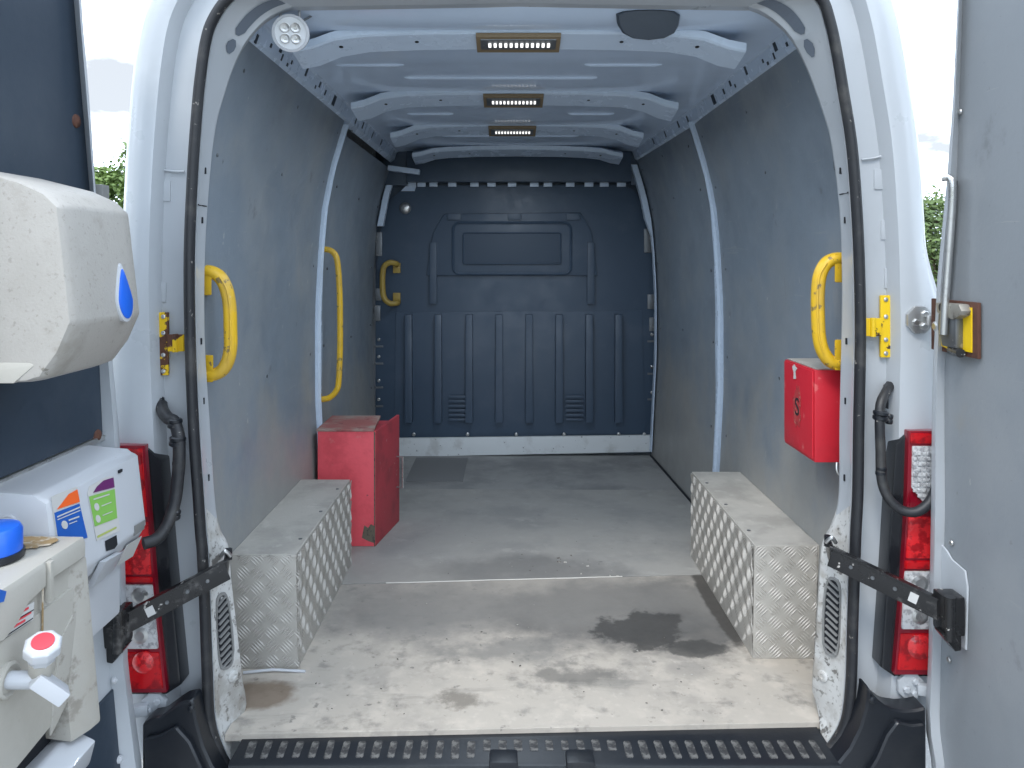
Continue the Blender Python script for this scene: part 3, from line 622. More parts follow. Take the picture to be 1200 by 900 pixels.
for side, pts in ((-1, [(166, 849), (174, 844), (185, 842), (200, 831), (212, 823), (226, 820), (230, 845), (238, 875), (248, 897), (262, 920), (262, 1010), (166, 1010)]),
                  (1, [(1086, 829), (1074, 832), (1060, 833), (1042, 830), (1030, 821), (1018, 806), (1015, 830), (1008, 854), (996, 878), (978, 900), (952, 922), (952, 1010), (1086, 1010)])):
    q = [P(x, y, 1.80) for x, y in pts]
    bc = MB().prism(q, (0, .055, 0)).build('bumper_corner', black, van, bevel=.012, seg=3)
    pts2 = [(168, 866), (186, 862), (206, 852), (222, 870), (238, 905), (248, 1000), (168, 1000)] if side < 0 else [(1086, 848), (1070, 850), (1052, 846), (1040, 862), (1028, 890), (1012, 915), (1000, 1000), (1086, 1000)]
    MB().prism([P(x, y, 1.785) for x, y in pts2], (0, .05, 0)).build('bumper_moulding', black, bc, bevel=.010, seg=3)
    MB().lathe(P(224 if side < 0 else 1022, 830 if side < 0 else 820, 1.797), (0, -1, 0), [(.008, 0), (.008, .004), (.003, .006)], 10).build('clip', black, bc)

# tail lamps
def lamp_prism(name, pts, d, th, m, parent, bevel=.003): return MB().prism([P(x, y, d) for x, y in pts], (0, th, 0)).build(name, m, parent, bevel=bevel)
# right
tl = lamp_prism('tail_lamp', [(1064, 506), (1050, 521), (1046, 580), (1041, 667), (1033, 783), (1048, 793), (1120, 793), (1120, 506)], 1.868, .055, mat('lamp_housing', (.010, .011, .014), .25, coat=.3), van, .006)
lamp_prism('red_rim', [(1065, 505), (1062, 605), (1057, 690), (1048, 791), (1118, 791), (1118, 505)], 1.852, .03, redlens_dk, tl, .004)
lamp_prism('top_lens', [(1068, 508), (1067, 520), (1116, 520), (1116, 508)], 1.848, .02, redlens, tl)
lamp_prism('reversing_lens', [(1070, 523), (1069, 572), (1083, 590), (1116, 590), (1116, 523)], 1.847, .02, glassm, tl)
for r in range(9):
    for c_ in range(5):
        x, y = 1072 + c_ * 5.2, 531 + r * 6.2
        if y > 572 + (x - 1068): continue
        MB().box(P(x, y, 1.846), (.008, .006, .009)).build('lens_cell', glassm, tl, bevel=.002)
lamp_prism('side_lens', [(1067, 576), (1066, 602), (1116, 602), (1116, 594), (1081, 592)], 1.848, .02, redlens_dk, tl)
lamp_prism('stop_lens', [(1065, 606), (1062, 655), (1116, 655), (1116, 606)], 1.848, .02, redlens_hi, tl, .006)
lamp_prism('lens_bar', [(1061.5, 658), (1061, 667), (1116, 667), (1116, 658)], 1.846, .02, redlens, tl)
lamp_prism('indicator_lens', [(1061, 670), (1057, 738), (1116, 738), (1116, 670)], 1.847, .02, glassm, tl, .005)
MB().lathe(P(1078, 722, 1.846), (0, -1, 0), [(.018, -.004), (.02, .001), (.012, .004), (.004, .002)], 16).build('bulb_reflector', steel, tl)
MB().lathe(P(1078, 684, 1.846), (0, -1, 0), [(.018, -.004), (.02, .001), (.012, .004), (.004, .002)], 16).build('bulb_reflector', steel, tl)
lamp_prism('rear_fog_lens', [(1056, 743), (1052, 786), (1116, 786), (1116, 743)], 1.848, .02, redlens, tl, .006)
MB().lathe(P(1078, 758, 1.847), (0, -1, 0), [(.03, -.004), (.03, .002), (.02, .007), (.004, .009)], 20).build('bulb_dome', redlens_hi, tl)
# left
tl = lamp_prism('tail_lamp', [(172, 524), (188, 541), (192, 589), (201, 690), (212, 803), (195, 814), (120, 814), (120, 523)], 1.868, .055, bpy.data.materials['lamp_housing'], van, .006)
lamp_prism('red_rim', [(169, 522), (176, 610), (183, 700), (195, 812), (122, 812), (122, 522)], 1.852, .03, redlens_dk, tl, .004)
lamp_prism('top_lens', [(166, 526), (172, 606), (124, 606), (124, 526)], 1.848, .02, redlens, tl)
lamp_prism('stop_lens', [(173, 612), (177, 674), (124, 674), (124, 612)], 1.848, .02, redlens_hi, tl, .006)
lamp_prism('lens_bar', [(177, 677), (178, 683), (124, 683), (124, 677)], 1.846, .02, redlens, tl)
lamp_prism('indicator_lens', [(178, 686), (185, 761), (124, 761), (124, 686)], 1.847, .02, glassm, tl, .005)
for y in (698, 745): MB().lathe(P(164, y, 1.846), (0, -1, 0), [(.018, -.004), (.02, .001), (.012, .004), (.004, .002)], 16).build('bulb_reflector', steel, tl)
lamp_prism('rear_fog_lens', [(186, 765), (191, 808), (124, 808), (124, 765)], 1.848, .02, redlens, tl, .006)
MB().lathe(P(168, 776, 1.847), (0, -1, 0), [(.026, -.004), (.026, .002), (.018, .007), (.004, .009)], 20).build('bulb_dome', redlens_hi, tl)

# yellow lock brackets on the pillars
def lock_bracket(x0, x1, y0, y1, tx0, tx1, ty0, ty1, m, d=1.906):
    b = MB().span(P(x0, y0, d), P(x1, y1, d) + Vector((0, .008, 0))).build('lock_bracket', m, van, bevel=.003)
    MB().span(P(tx0, ty0, d - .012), P(tx1, ty1, d - .012) + Vector((0, .008, 0))).build('hasp', m, b, bevel=.002)
    MB().cyl(P((tx0 + tx1) / 2, ty0 - .5, d - .013), P((tx0 + tx1) / 2, ty1 + .5, d - .013), .007, 10).build('hinge_pin', m, b)
    for y in (y0 + 5, y0 + (ty0 - y0) * .93, ty1 + 4, y1 - 5):
        for q in (.5,):
            MB().lathe(P(x0 + (x1 - x0) * q, y, d - .0005), (0, -1, 0), [(.0055, 0), (.0055, .002), (.002, .004)], 10).build('screw', steel, b)
lock_bracket(1032, 1044, 346, 419, 1013, 1033, 373, 394, rusty_y)
lock_bracket(186, 197, 366, 440, 196, 215, 392, 412, rusty)
# hinges
def hinge(px, py, s, m, d=1.860):
    c = P(px, py, d)
    h = MB().prism([c + Vector((math.cos(a) * .034 * 1.0, 0, math.sin(a) * .036)) for a in [R(22.5 + 45 * k) for k in range(8)]], (0, .012, 0)).build('door_hinge', m, van, bevel=.004)
    for dx, dz in ((-.012, -.006), (.008, -.016), (.010, .014)): MB().lathe(c + Vector((dx, 0, dz)), (0, -1, 0), [(.0095, 0), (.0095, .004), (.007, .007), (.002, .007)], 6).build('bolt', m, h)
    MB().bar(c + Vector((s * .01, -.006, 0)), c + Vector((s * .09, -.03, 0)), .02, .026).build('hinge_arm', m, h, bevel=.006)
hinge(1079, 375, 1, steel); hinge(1068, 805, 1, white); hinge(180, 829, -1, white)
# cable conduits
def conduit(hole_pts, path, r, knuckle):
    h = MB().prism([P(x, y, 1.908) for x, y in hole_pts], (0, .004, 0)).build('cable_opening', hole, van, bevel=.001)
    c = MB().tube(smooth_path([P(*q) for q in path], 7), r, 12).build('cable_conduit', rubber, van, smooth=60)
    for (x, y, d, rr) in knuckle: MB().lathe(P(x, y, d), (.1, 0, 1), [(rr * .8, -.012), (rr, -.009), (rr, -.002), (rr * .85, 0), (rr, .003), (rr, .009), (rr * .8, .012)], 14).build('clip', black, c)
conduit([(1036, 452), (1040, 447), (1046, 447), (1049, 455), (1048, 475), (1043, 480), (1037, 478)],
        [(1043, 452, 1.905), (1038, 460, 1.88), (1032, 474, 1.86), (1031, 495, 1.85), (1032, 530, 1.845), (1033, 560, 1.84), (1040, 582, 1.83), (1055, 597, 1.82), (1073, 600, 1.81), (1088, 590, 1.81), (1096, 575, 1.82)], .0115, [(1032, 487, 1.855, .018), (1042, 491, 1.87, .009), (1032.5, 552, 1.842, .0125)])
conduit([(185, 469), (188, 464), (192, 466), (193, 478), (196, 490), (190, 494), (185, 486)],
        [(189, 474, 1.905), (191, 482, 1.885), (197, 490, 1.87), (204, 494, 1.86), (209, 510, 1.85), (210, 535, 1.845), (208, 565, 1.84), (204, 592, 1.83), (196, 615, 1.81), (184, 631, 1.79), (168, 637, 1.77)], .0145, [(208, 517, 1.85, .019), (205, 496, 1.858, .017), (209.5, 540, 1.845, .0145), (204, 603, 1.828, .015)])
MB().tube([P(188, 467, 1.905), P(187, 480, 1.885), P(192, 492, 1.87)], .004, 6).build('loose_cable', black, van)

# check straps
def strap(p0, p1, side):
    p0 = Vector(p0); p1 = Vector(p1)
    s = MB().bar(p0, p1, .010, .047).build('check_strap', strapm, van, bevel=.003)
    dv = (p1 - p0).normalized()
    MB().bar(p0 + dv * .004 - Vector((0, 0, .0)), p0 + Vector((side * .030, .085, 0)), .010, .044).build('strap_hook', strapm, s, bevel=.003)
    MB().bar(p0 + Vector((0, 0, .0235)), p1 + Vector((0, 0, .0235)), .018, .004).build('strap_flange', strapm, s, bevel=.001)
    MB().cyl(p0 + Vector((side * .010, .04, .010)), p0 + Vector((side * .010, .04, .036)), .008, 12).build('strap_stop', black, s)
    MB().tube(smooth_path([p0 + Vector((side * .002, .03, .022)), p0 + Vector((side * .012, .02, .037)), p0 + Vector((side * .026, .03, .022))], 4), .005, 8).build('strap_eye', steel, s)
    e = MB().box(p1 + Vector((side * .012, -.005, 0)), (.045, .05, .085)).build('strap_bracket', strapm, s, bevel=.006)
    MB().cyl(p1 + Vector((0, -.03, -.05)), p1 + Vector((0, -.03, .045)), .011, 12).build('strap_pivot', strapm, s)
    MB().prism([p1 + Vector((side * .028, -.026, -.035)), p1 + Vector((-side * .02, -.03, -.035)), p1 + Vector((side * .012, -.032, -.075)), p1 + Vector((side * .028, -.026, -.075))], (0, .03, 0)).build('strap_foot', strapm, s, bevel=.004)
    m = (p0 + (p1 - p0) * .76); nrm = Vector((-dv.y, dv.x, 0)).normalized(); nrm = nrm if nrm.y < 0 else -nrm
    MB().bar(m - dv * .009 + nrm * .0055, m + dv * .009 + nrm * .0055, .001, .022).build('strap_label', paper, s)
    for k in range(3):
        q = p0 + (p1 - p0) * (.2 + .2 * k) + nrm * .005
        MB().lathe(q, nrm, [(.005, 0), (.004, .002)], 8).build('rivet', steel_dk, s)
strap(P(973, 652, 1.84), P(1104, 716, 1.705), 1)
strap(P(266, 668, 1.838), P(146, 731, 1.745), -1)

# ------------------------------------------------------------------ rear doors (parts of the van)
ROWL = [(900, 139, 167, -.885), (780, 128, 150, -.90), (640, 122, 146, -.925), (510, 118, 140, -.945), (380, 112, 128, -.945), (235, 105, 113, -.945), (120, 95, 105, -.945), (0, 85, 95, -.945)]
ROWR = [(900, 1110, 1093, 1.015), (850, 1103, 1084, 1.015), (767, 1105, 1088, 1.015), (600, 1110, 1091, 1.015), (500, 1109, 1092, 1.015), (440, 1109, 1093, 1.015), (330, 1115, 1098, 1.015), (206, 1123, 1110, 1.015), (131, 1125, 1116, 1.015), (0, 1129, 1122, 1.015)]
NEAR = 1.06
class Door:
    def __init__(s, rows, side):
        s.side = side; A = []; Bq = []
        for py, lp, ep, xr in rows:
            A.append(PX(lp, py, xr)); Bq.append(PX(ep, py, xr))
        def tab(L): 
            L = sorted(L, key=lambda p: p.z); return [p.z for p in L], [p.y for p in L], [p.x for p in L]
        st = [PX(lp + .72 * (ep - lp), py, xr - side * .030) for py, lp, ep, xr in rows]; ed = [PX(ep, py, xr - side * .030) for py, lp, ep, xr in rows]
        s.A = tab(A); s.B = tab(Bq); s.S = tab(st); s.E = tab(ed)
    def lin(s, z): return float(np.interp(z, s.A[0], s.A[1]))
    def edge(s, z): return float(np.interp(z, s.B[0], s.B[1]))
    def x(s, z): return float(np.interp(z, s.A[0], s.A[2]))
    def shell(s):
        secs = []; sd_ = s.side; at = lambda T, i, z: float(np.interp(z, T[0], T[i]))
        zs = [FL - .2 + (2.03) * k / 40 for k in range(41)]
        for z in zs:
            x, e, l = s.x(z), s.edge(z), s.lin(z); o = x + sd_ * .075
            secs.append([Vector((x, NEAR, z)), Vector((x, l, z)), Vector((at(s.S, 2, z), at(s.S, 1, z), z)), Vector((at(s.E, 2, z), at(s.E, 1, z), z)), Vector((x + sd_ * .004, e - .006, z)), Vector((x + sd_ * .03, e, z)), Vector((o - sd_ * .01, e - .01, z)), Vector((o, e - .03, z)), Vector((o, NEAR, z))])
        return MB().loft(secs).build('rear_door', white, van, smooth=40)
    def panel(s, name, z0, z1, m, parent, th=.006, d1=NEAR + .04, n=24, edge=None):
        secs = []
        for k in range(n + 1):
            z = z0 + (z1 - z0) * k / n; x = s.x(z); l = s.lin(z); xi = x - s.side * th
            secs.append([Vector((xi, d1, z)), Vector((xi, l - .003, z)), Vector((xi + s.side * .002, l, z)), Vector((x + s.side * .002, l, z)), Vector((x + s.side * .002, d1, z))])
        return MB().loft(secs).build(name, m, parent, smooth=25)
DL = Door(ROWL, -1); DR = Door(ROWR, 1)
dl = DL.shell(); dr = DR.shell()
DL.panel('lining_panel', FL + .765, FL + 1.80, dark_ply, dl)
DL.panel('kick_panel', FL - .18, FL + .20, dark_ply, dl)
xl = DL.x(FL + .76)
MB().bar((xl + .004, NEAR + .04, FL + .757), (xl + .004, DL.lin(FL + .757), FL + .757), .014, .012).build('trim_strip', steel, dl, bevel=.002)
for px, py in ((89, 142), (114, 511), (134, 797), (140, 890)):
    kq = PX(px, py, DL.x(CZ - (py - 303) * 1.78 / 900) - CX + .006)
    q = 1 if py < 600 else .55
    MB().lathe(kq, (1, 0, 0), [(q * .016, -.002), (q * .014, .003), (q * .009, .005), (q * .003, .007)], 14).build('screw_washer', rust if py < 600 else wplastic, dl)
MB().box((xl + .018, DL.edge(P(0, 232, 1.76).z) - .02, P(0, 228, 1.76).z), (.03, .03, .04)).build('frame_clip', grey_pl, dl, bevel=.004)
DR.panel('lining_panel', FL - .18, FL + 1.80, ply_door, dr)
xr = DR.x(FL + .5)
# white bracket pad on the right door where the strap is fixed
MB().prism([PX(x, y, 1.012 - .004) for x, y in ((1104, 636), (1112, 646), (1117, 655), (1125, 662), (1133, 669), (1136, 688), (1134, 762), (1122, 752), (1112, 744), (1104, 744))], (-.005, 0, 0)).build('strap_pad', white, dr, bevel=.003, seg=3)
for px, py in ((1125, 131), (1115, 636), (1112, 773), (1128, 700)):
    MB().lathe(PX(px, py, 1.006), (-1, 0, 0), [(.007, 0), (.006, .003), (.002, .005)], 10).build('screw', steel, dr)
# latch on the right door
X0 = 1.006
lpz0, lpz1 = PX(1122, 352, X0).z, PX(1122, 415, X0).z
dA, dB = PX(1095, 380, X0).y, PX(1150, 380, X0).y
pl = MB().span((CX + X0, dA, lpz0), (CX + X0 - .008, dB, lpz1)).build('latch_plate', rust, dr, bevel=.003)
def lp(u, v, t=0): return Vector((CX + X0 - .008 - t, dA + (dB - dA) * u, lpz0 + (lpz1 - lpz0) * v))
MB().prism([lp(.15, .55, 0), lp(.40, .60), lp(.44, .75), lp(.55, .85), lp(.60, .97), lp(.12, .85)], (-.003, 0, 0)).build('paint_patch', rusty_y, dr)
MB().span(lp(.62, .1, 0), lp(.90, .9, .003)).build('paint_patch', rusty_y, dr)
MB().prism([lp(.36, .25), lp(.72, .25), lp(.74, .32), lp(.74, .86), lp(.44, .86), lp(.40, .62), lp(.34, .58)], (-.020, 0, 0)).build('latch_body', steel_dk, dr, bevel=.007)
MB().prism([lp(.34, .05), lp(.84, .04), lp(.9, .16), lp(.88, .24), lp(.70, .34), lp(.36, .24)], (-.024, 0, 0)).build('latch_cover', mat('grubby_zinc', (.34, .32, .28), .45, .5, spots=[((.1, .09, .08), 40, .55, .66, .8)]), dr, bevel=.008)
MB().cyl(lp(.52, .13, .022), lp(.52, .13, .030), .009, 12).build('latch_pivot', black, dr)
MB().cyl(lp(.50, .92, .004), lp(.80, .93, .015), .010, 10).build('latch_bolt', strapm, dr)
MB().lathe(lp(.22, .52, 0), (-1, 0, 0), [(.013, 0), (.013, .012), (.008, .016)], 6).build('latch_nut', steel, dr)
def rod(px, py, xr_): return PX(px, py, xr_)
rd = smooth_path([rod(1103, 209, .965), rod(1108, 208, .972), rod(1113, 209, .978), rod(1116, 215, .98), rod(1115, 250, .98), rod(1110, 320, .975), rod(1107, 365, .97), rod(1105.5, 392, .968)], 5)
MB().tube(rd, .0085, 10).build('latch_rod', steel, dr, smooth=60)
MB().tube([rod(1120, 212, 1.0), rod(1113, 320, 1.0), rod(1109, 352, 1.0)], .004, 6).build('rod_guide', steel_dk, dr)

# rear wheels (stand under the body)
tyre = mat('tyre_rubber', (.02, .02, .02), .85, bump=(60, .4))
for s in (-1, 1):
    w = MB().lathe((s * .865, 2.58, .345), (s, 0, 0), [(.20, -.10), (.31, -.11), (.342, -.085), (.345, 0), (.342, .085), (.31, .11), (.20, .10)], 40).build('wheel', tyre, van)
    MB().lathe((s * .865, 2.58, .345), (s, 0, 0), [(.20, -.09), (.20, .09), (.17, .08), (.08, .06), (.07, .085), (.01, .085)], 32).build('rim', steel, w)

# ------------------------------------------------------------------ things in the load bay
# red box fixed on the right hand wall
xb = P(955, 480, 2.06).x; d0, d1 = 2.06, 2.285; z1, z0 = P(0, 434, 2.06).z, P(0, 542, 2.06).z
rb = thing('wall_box', 'red steel wall box marked with an S above the right wheel arch box', 'box', (xb + .05, (d0 + d1) / 2, z0))
wv = wid(.75)
MB().prism([(xb, d0, z0), (wv - .002, d0, z0), (wv - .002, d0, z1), (xb, d0, z1)], (0, d1 - d0, 0)).build('body', red, rb, bevel=.003)
MB().span((xb - .004, d0 + .008, z0 + .008), (xb - .0005, d1 - .006, z1 - .004)).build('front_panel', red, rb, bevel=.0015)
MB().span((xb + .006, d0 + .008, z1 + .0005), (wv - .004, d1 - .006, z1 + .004)).build('dusty_lid', ali_top, rb, bevel=.001)
text('S', .072, (xb - .005, d0 + .115, z0 + .125), (0, -1, 0), (0, 0, 1), hole, rb, 'letter')
MB().prism([(xb - .0045, d0 + .115 + .045 * math.cos(a) * random.uniform(.5, .9), z0 + .125 + .075 * math.sin(a) * random.uniform(.5, .95)) for a in [2 * math.pi * k / 26 for k in range(26)]], (-.0003, 0, 0)).build('scraped_patch', mat('scraped_paint', (.40, .03, .035), .6, spots=[((.42, .22, .16), 90, .55, .62, .8), ((.06, .02, .02), 80, .6, .66, .9)]), rb, smooth=0)
MB().prism([(xb - .005, d0 + .135, z1 - .002), (xb - .005, d0 + .115, z1 - .012), (xb - .005, d0 + .128, z1 - .022), (xb - .005, d0 + .122, z1 - .042), (xb - .005, d0 + .142, z1 - .045), (xb - .005, d0 + .14, z1 - .026), (xb - .005, d0 + .152, z1 - .012)], (-.0004, 0, 0)).build('paint_chip', paper, rb, smooth=0)
MB().tube(smooth_path([(xb + .06, d0 + .004, z0), (xb + .058, d0 - .002, z0 - .02), (xb + .066, d0 - .004, z0 - .034), (xb + .074, d0, z0 - .03)], 5), .003, 6).build('hook', steel, rb)

# red cabinet on the floor by the left pillar
A0 = FLR(440, 641); A1 = FLR(468, 611); Ax = CX - .778
ctop = .468
cb = thing('storage_box', 'battered red plywood cabinet with dusty lid standing behind the left wheel arch box', 'box', (A0.x - .14, A0.y + .15, FL))
z = FL + .003
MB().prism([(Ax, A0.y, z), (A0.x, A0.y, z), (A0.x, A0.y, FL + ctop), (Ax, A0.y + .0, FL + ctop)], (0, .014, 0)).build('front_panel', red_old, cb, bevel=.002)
dv = Vector((A1.x - A0.x, A1.y - A0.y, 0)); dn = dv.normalized(); nn_ = Vector((-dn.y, dn.x, 0)) * .012
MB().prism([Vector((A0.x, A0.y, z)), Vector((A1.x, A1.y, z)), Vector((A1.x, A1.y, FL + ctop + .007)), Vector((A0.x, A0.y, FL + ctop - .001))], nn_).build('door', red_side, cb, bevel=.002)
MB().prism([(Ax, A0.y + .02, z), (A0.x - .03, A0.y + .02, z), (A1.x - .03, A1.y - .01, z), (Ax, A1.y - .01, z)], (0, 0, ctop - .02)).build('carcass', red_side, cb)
lid = MB().prism([(Ax - .004, A0.y - .004, FL + ctop + .001), (A0.x - .006, A0.y - .004, FL + ctop + .001), (A1.x - .075, A1.y - .05, FL + ctop + .004), (Ax + .0, A1.y - .05, FL + ctop + .004)], (0, 0, .010)).build('lid', red_lid, cb, bevel=.002)
hpt = [A0 + dv * .86 + Vector((.002, 0, .30)), A0 + dv * .86 + Vector((.03, -.01, .30)), A0 + dv * .86 + Vector((.03, -.01, .165)), A0 + dv * .86 + Vector((.002, 0, .165))]
MB().tube(hpt, .004, 8).build('handle', steel, cb)
MB().prism([(A0.x - .055, A0.y - .0005, z + .035), (A0.x - .045, A0.y - .0005, z + .085), (A0.x - .03, A0.y - .0005, z + .075), (A0.x - .018, A0.y - .0005, z + .09), (A0.x - .001, A0.y - .0005, z + .08), (A0.x - .001, A0.y - .0005, z + .012), (A0.x - .03, A0.y - .0005, z + .022)], (0, -.001, 0)).build('chipped_corner', bare_wood, cb, smooth=0)
MB().prism([(A0.x - .001, A0.y - .001, z), (A0.x - .001, A0.y - .001, FL + ctop), (A0.x - .006, A0.y - .001, FL + ctop), (A0.x - .005, A0.y - .001, z)], (0, -.0012, 0)).build('worn_edge', bare_wood, cb, smooth=0)

# ------------------------------------------------------------------ hand washing things on the left door
def XR(v): return CX + v
xd = lambda z: DL.x(z) + .0005
# paper towel dispenser
pd = thing('paper_towel_dispenser', 'large speckled grey paper towel dispenser with blue drop window on the left door', 'dispenser', (XR(-.83), 1.34, FL + .95))
pr = [(-.945, 1.325), (-.87, 1.318), (-.79, 1.298), (-.745, 1.278), (-.722, 1.256), (-.706, 1.12), (-.700, 1.065), (-.722, 1.015), (-.752, .975), (-.775, .968), (-.945, .960)]
N0, N1 = 1.24, 1.475
def sect(d, k):   # k shrinks towards the ends to round them
    cxm, czm = -.93, 1.14
    return [Vector((XR(cxm + (x - cxm) * k if x > -.94 else x), d, FL + czm + (h - czm) * (1 - (1 - k) * .55))) for x, h in pr]
MB().loft([sect(N0, .955), sect(N0 + .012, .985), sect(N0 + .04, 1.0), sect(N1 - .05, 1.0), sect(N1 - .015, .985), sect(N1, .95)]).build('cover', speckle, pd, smooth=28, bevel=.006)
# drop window on the front
def dropface(s_, t):
    pts = []
    for k in range(28):
        a = 2 * math.pi * k / 28; yy = math.sin(a); zz = math.cos(a)
        w = .024 * (1 - max(0, zz) ** 1.1) ** .9 if zz > 0 else .024 * math.sqrt(max(0, 1 - zz * zz))
        w = .024 * abs(yy) * (1 - .55 * max(0, zz)); h = (.056 if zz > 0 else .034) * zz
        pts.append((s_ * w * (1 if yy > 0 else -1), s_ * h))
    xf = lambda h: -.722 + (h - 1.256) / (1.12 - 1.256) * .016
    return [Vector((XR(xf(1.095 + b) + t), 1.398 + a, FL + 1.095 + b)) for a, b in pts]
MB().loft([dropface(1.18, -.004), dropface(1.18, .003), dropface(1.08, .004)]).build('drop_rim', wplastic, pd)
MB().loft([dropface(1.0, -.002), dropface(1.0, .0055), dropface(.85, .0075)]).build('drop_window', blue, pd, smooth=50)
MB().prism([(XR(-.93), N0 - .002, FL + .968), (XR(-.80), N0 - .002, FL + .968), (XR(-.765), N0 - .002, FL + .998), (XR(-.775), N0 - .002, FL + 1.002), (XR(-.93), N0 - .002, FL + 1.004)], (0, .02, 0)).build('lower_lip', beige, pd, bevel=.006)

# soap dispenser box
sp = thing('soap_dispenser', 'white box soap dispenser with blue orange and green purple labels on the left door', 'dispenser', (XR(-.86), 1.53, FL + .5))
s0, s1 = 1.362, 1.70
def ssec(d, e=0): return [Vector((XR(x), d, FL + h)) for x, h in ((-.935, .758), (-.845, .750), (-.818 - e, .738 - e), (-.800 - e, .585), (-.818 - e, .552), (-.845, .540), (-.935, .540))]
MB().loft([ssec(s0, .004), ssec(s0 + .01), ssec(s1 - .01), ssec(s1, .006)]).build('case', wplastic, sp, bevel=.006, smooth=30)
MB().span((XR(-.935), s0 + .05, FL + .40), (XR(-.845), s1 - .03, FL + .541)).build('lower_case', wplastic, sp, bevel=.01)
def sf(d, h, t=.0): # a point on the front face of the soap dispenser
    xx = -.818 + (.738 - h) / (.738 - .585) * .018 if h > .585 else -.800 - (.585 - h) / (.033) * .018
    return Vector((XR(xx + .0008 + t), d, FL + h))
def sd_px(px, py, t=0):
    d = -.81 * 900 / (px - 597); h = EYE - (py - 303) * d / 900; return sf(d, h, t)
def sticker(name, pts, m, t=0): return MB().prism([sd_px(x, y, t) for x, y in pts], (.0006, 0, 0)).build(name, m, sp, smooth=0)
sticker('label_back', [(65, 582), (94, 570), (99, 630), (66, 640)], paper)
sticker('label_wedge', [(69, 597), (75, 590), (84, 579), (94, 573.5), (95, 588)], orange_ink, .0012)
sticker('label_field', [(66, 601), (94.5, 590), (99, 630), (67, 640)], blue_ink, .001)
sticker('label_line', [(68, 605), (94, 593.5), (94, 595), (68, 606.5)], paper, .002)
sticker('label_line', [(68, 608.5), (94, 597.5), (94, 598.5), (68, 609.5)], paper, .002)
sticker('label_line', [(80, 609), (92, 604.5), (92, 606), (80, 610.5)], paper, .002)
sticker('label_line', [(80, 613.5), (89, 610), (89, 611), (80, 614.5)], paper, .002)
sticker('label_roundel', [(75 + 3.4 * math.cos(a), 615 + 5 * math.sin(a)) for a in [2 * math.pi * k / 14 for k in range(14)]], paper, .002)
sticker('label_back', [(105, 578), (108, 570), (128, 558.5), (136, 558), (136, 622), (109, 634)], paper)
sticker('label_wedge', [(111, 577.5), (116, 570), (124, 563), (135, 559.5), (135, 571)], purple_ink, .0012)
sticker('label_field', [(106, 582), (135, 573), (134, 607), (108.5, 617)], green_ink, .001)
sticker('label_line', [(110, 584.5), (128, 578.5), (128, 580), (110, 586)], paper, .002)
for yy in (594, 608): sticker('label_roundel', [(112.5 + 2.6 * math.cos(a), yy + 4.5 * math.sin(a)) for a in [2 * math.pi * k / 14 for k in range(14)]], paper, .002)
for yy in (594, 605): sticker('label_line', [(118, yy - 1.5), (129, yy - 6), (129, yy - 5), (118, yy - .5)], paper, .002)
sticker('label_strip', [(110, 628), (132, 617), (132, 619), (110, 630.5)], olive_ink, .001)
sticker('outlet', [(118, 634), (131, 627), (131, 638), (128, 643), (118, 646)], hole, .001)
MB().prism([sd_px(x, y, .002) for x, y in ((110, 658), (133, 647), (136, 668), (113, 689))], (.014, 0, 0)).build('push_bar', wplastic, sp, bevel=.004)
MB().prism([sd_px(x, y, .001) for x, y in ((152, 616), (164, 609), (164, 620), (152, 628))], (.002, 0, 0)).build('grey_window', grey_pl, sp, bevel=.0005)
MB().prism([sd_px(x, y, .004) for x, y in ((145, 639), (165, 628), (169, 652), (149, 663))], (.0012, 0, 0)).build('paper_tag', paper, sp, smooth=0)
MB().lathe((XR(-.888), s0 - .0005, FL + .700), (0, -1, 0), [(.0165, -.002), (.0165, .002), (.014, .003), (.013, .001), (.009, .001), (.004, .004)], 20).build('lock', wplastic, sp)
MB().box(sd_px(143, 552, .002), (.004, .012, .006)).build('screw', hole, sp)

# water tank with tap
tk = thing('hand_wash_tank', 'grubby beige hand wash water tank with blue cap and tap on the left door', 'water tank', (XR(-.83), 1.2, FL + .3))
T0, T1, TX = .96, 1.358, -.75
MB().span((XR(-.93), T0, FL + .40), (XR(TX - .012), T1 - .02, FL + .64)).build('tank_body', beige, tk, bevel=.012)
MB().loft([[Vector((XR(x), d, FL + h)) for x, h in ((-.935, .682), (TX - .004, .678), (TX + e, .668), (TX + e, .634 + w), (-.935, .634 + w))] for d, e, w in ((T0, 0, 0), (1.14, 0, -.03), (1.17, 0, -.02), (1.20, 0, .0), (1.243, .0, .006), (1.245, -.004, .004), (1.262, -.004, .004), (1.264, 0, .012), (T1, 0, .010))]).build('tank_lid', beige, tk, bevel=.004)
MB().span((XR(TX - .006), 1.249, FL + .61), (XR(TX + .004), 1.259, FL + .676)).build('clip', beige, tk, bevel=.002)
MB().loft([[Vector((XR(-.935), d, FL + .37)), Vector((XR(TX + .022 - e), d, FL + .345)), Vector((XR(TX - .004 - e), d, FL + .640)), Vector((XR(-.935), d, FL + .640))] for d, e in ((T1 - .05, .018), (T1 - .014, .004), (T1 + .012, 0))]).build('side_flange', grubby, tk, bevel=.006)
MB().prism([(XR(TX - .02), T0, FL + .36), (XR(TX - .02), 1.29, FL + .40), (XR(TX - .02), 1.335, FL + .43), (XR(TX - .02), 1.335, FL + .60), (XR(TX - .02), T0, FL + .60)], (.014, 0, 0)).build('front_panel', beige, tk, bevel=.008)
MB().prism([(XR(TX - .007), 1.262, FL + .385), (XR(TX - .007), 1.335, FL + .43), (XR(TX - .007), 1.335, FL + .56), (XR(TX - .007), 1.29, FL + .53), (XR(TX - .007), 1.27, FL + .45)], (.004, 0, 0)).build('grubby_patch', grubby, tk, bevel=.002)
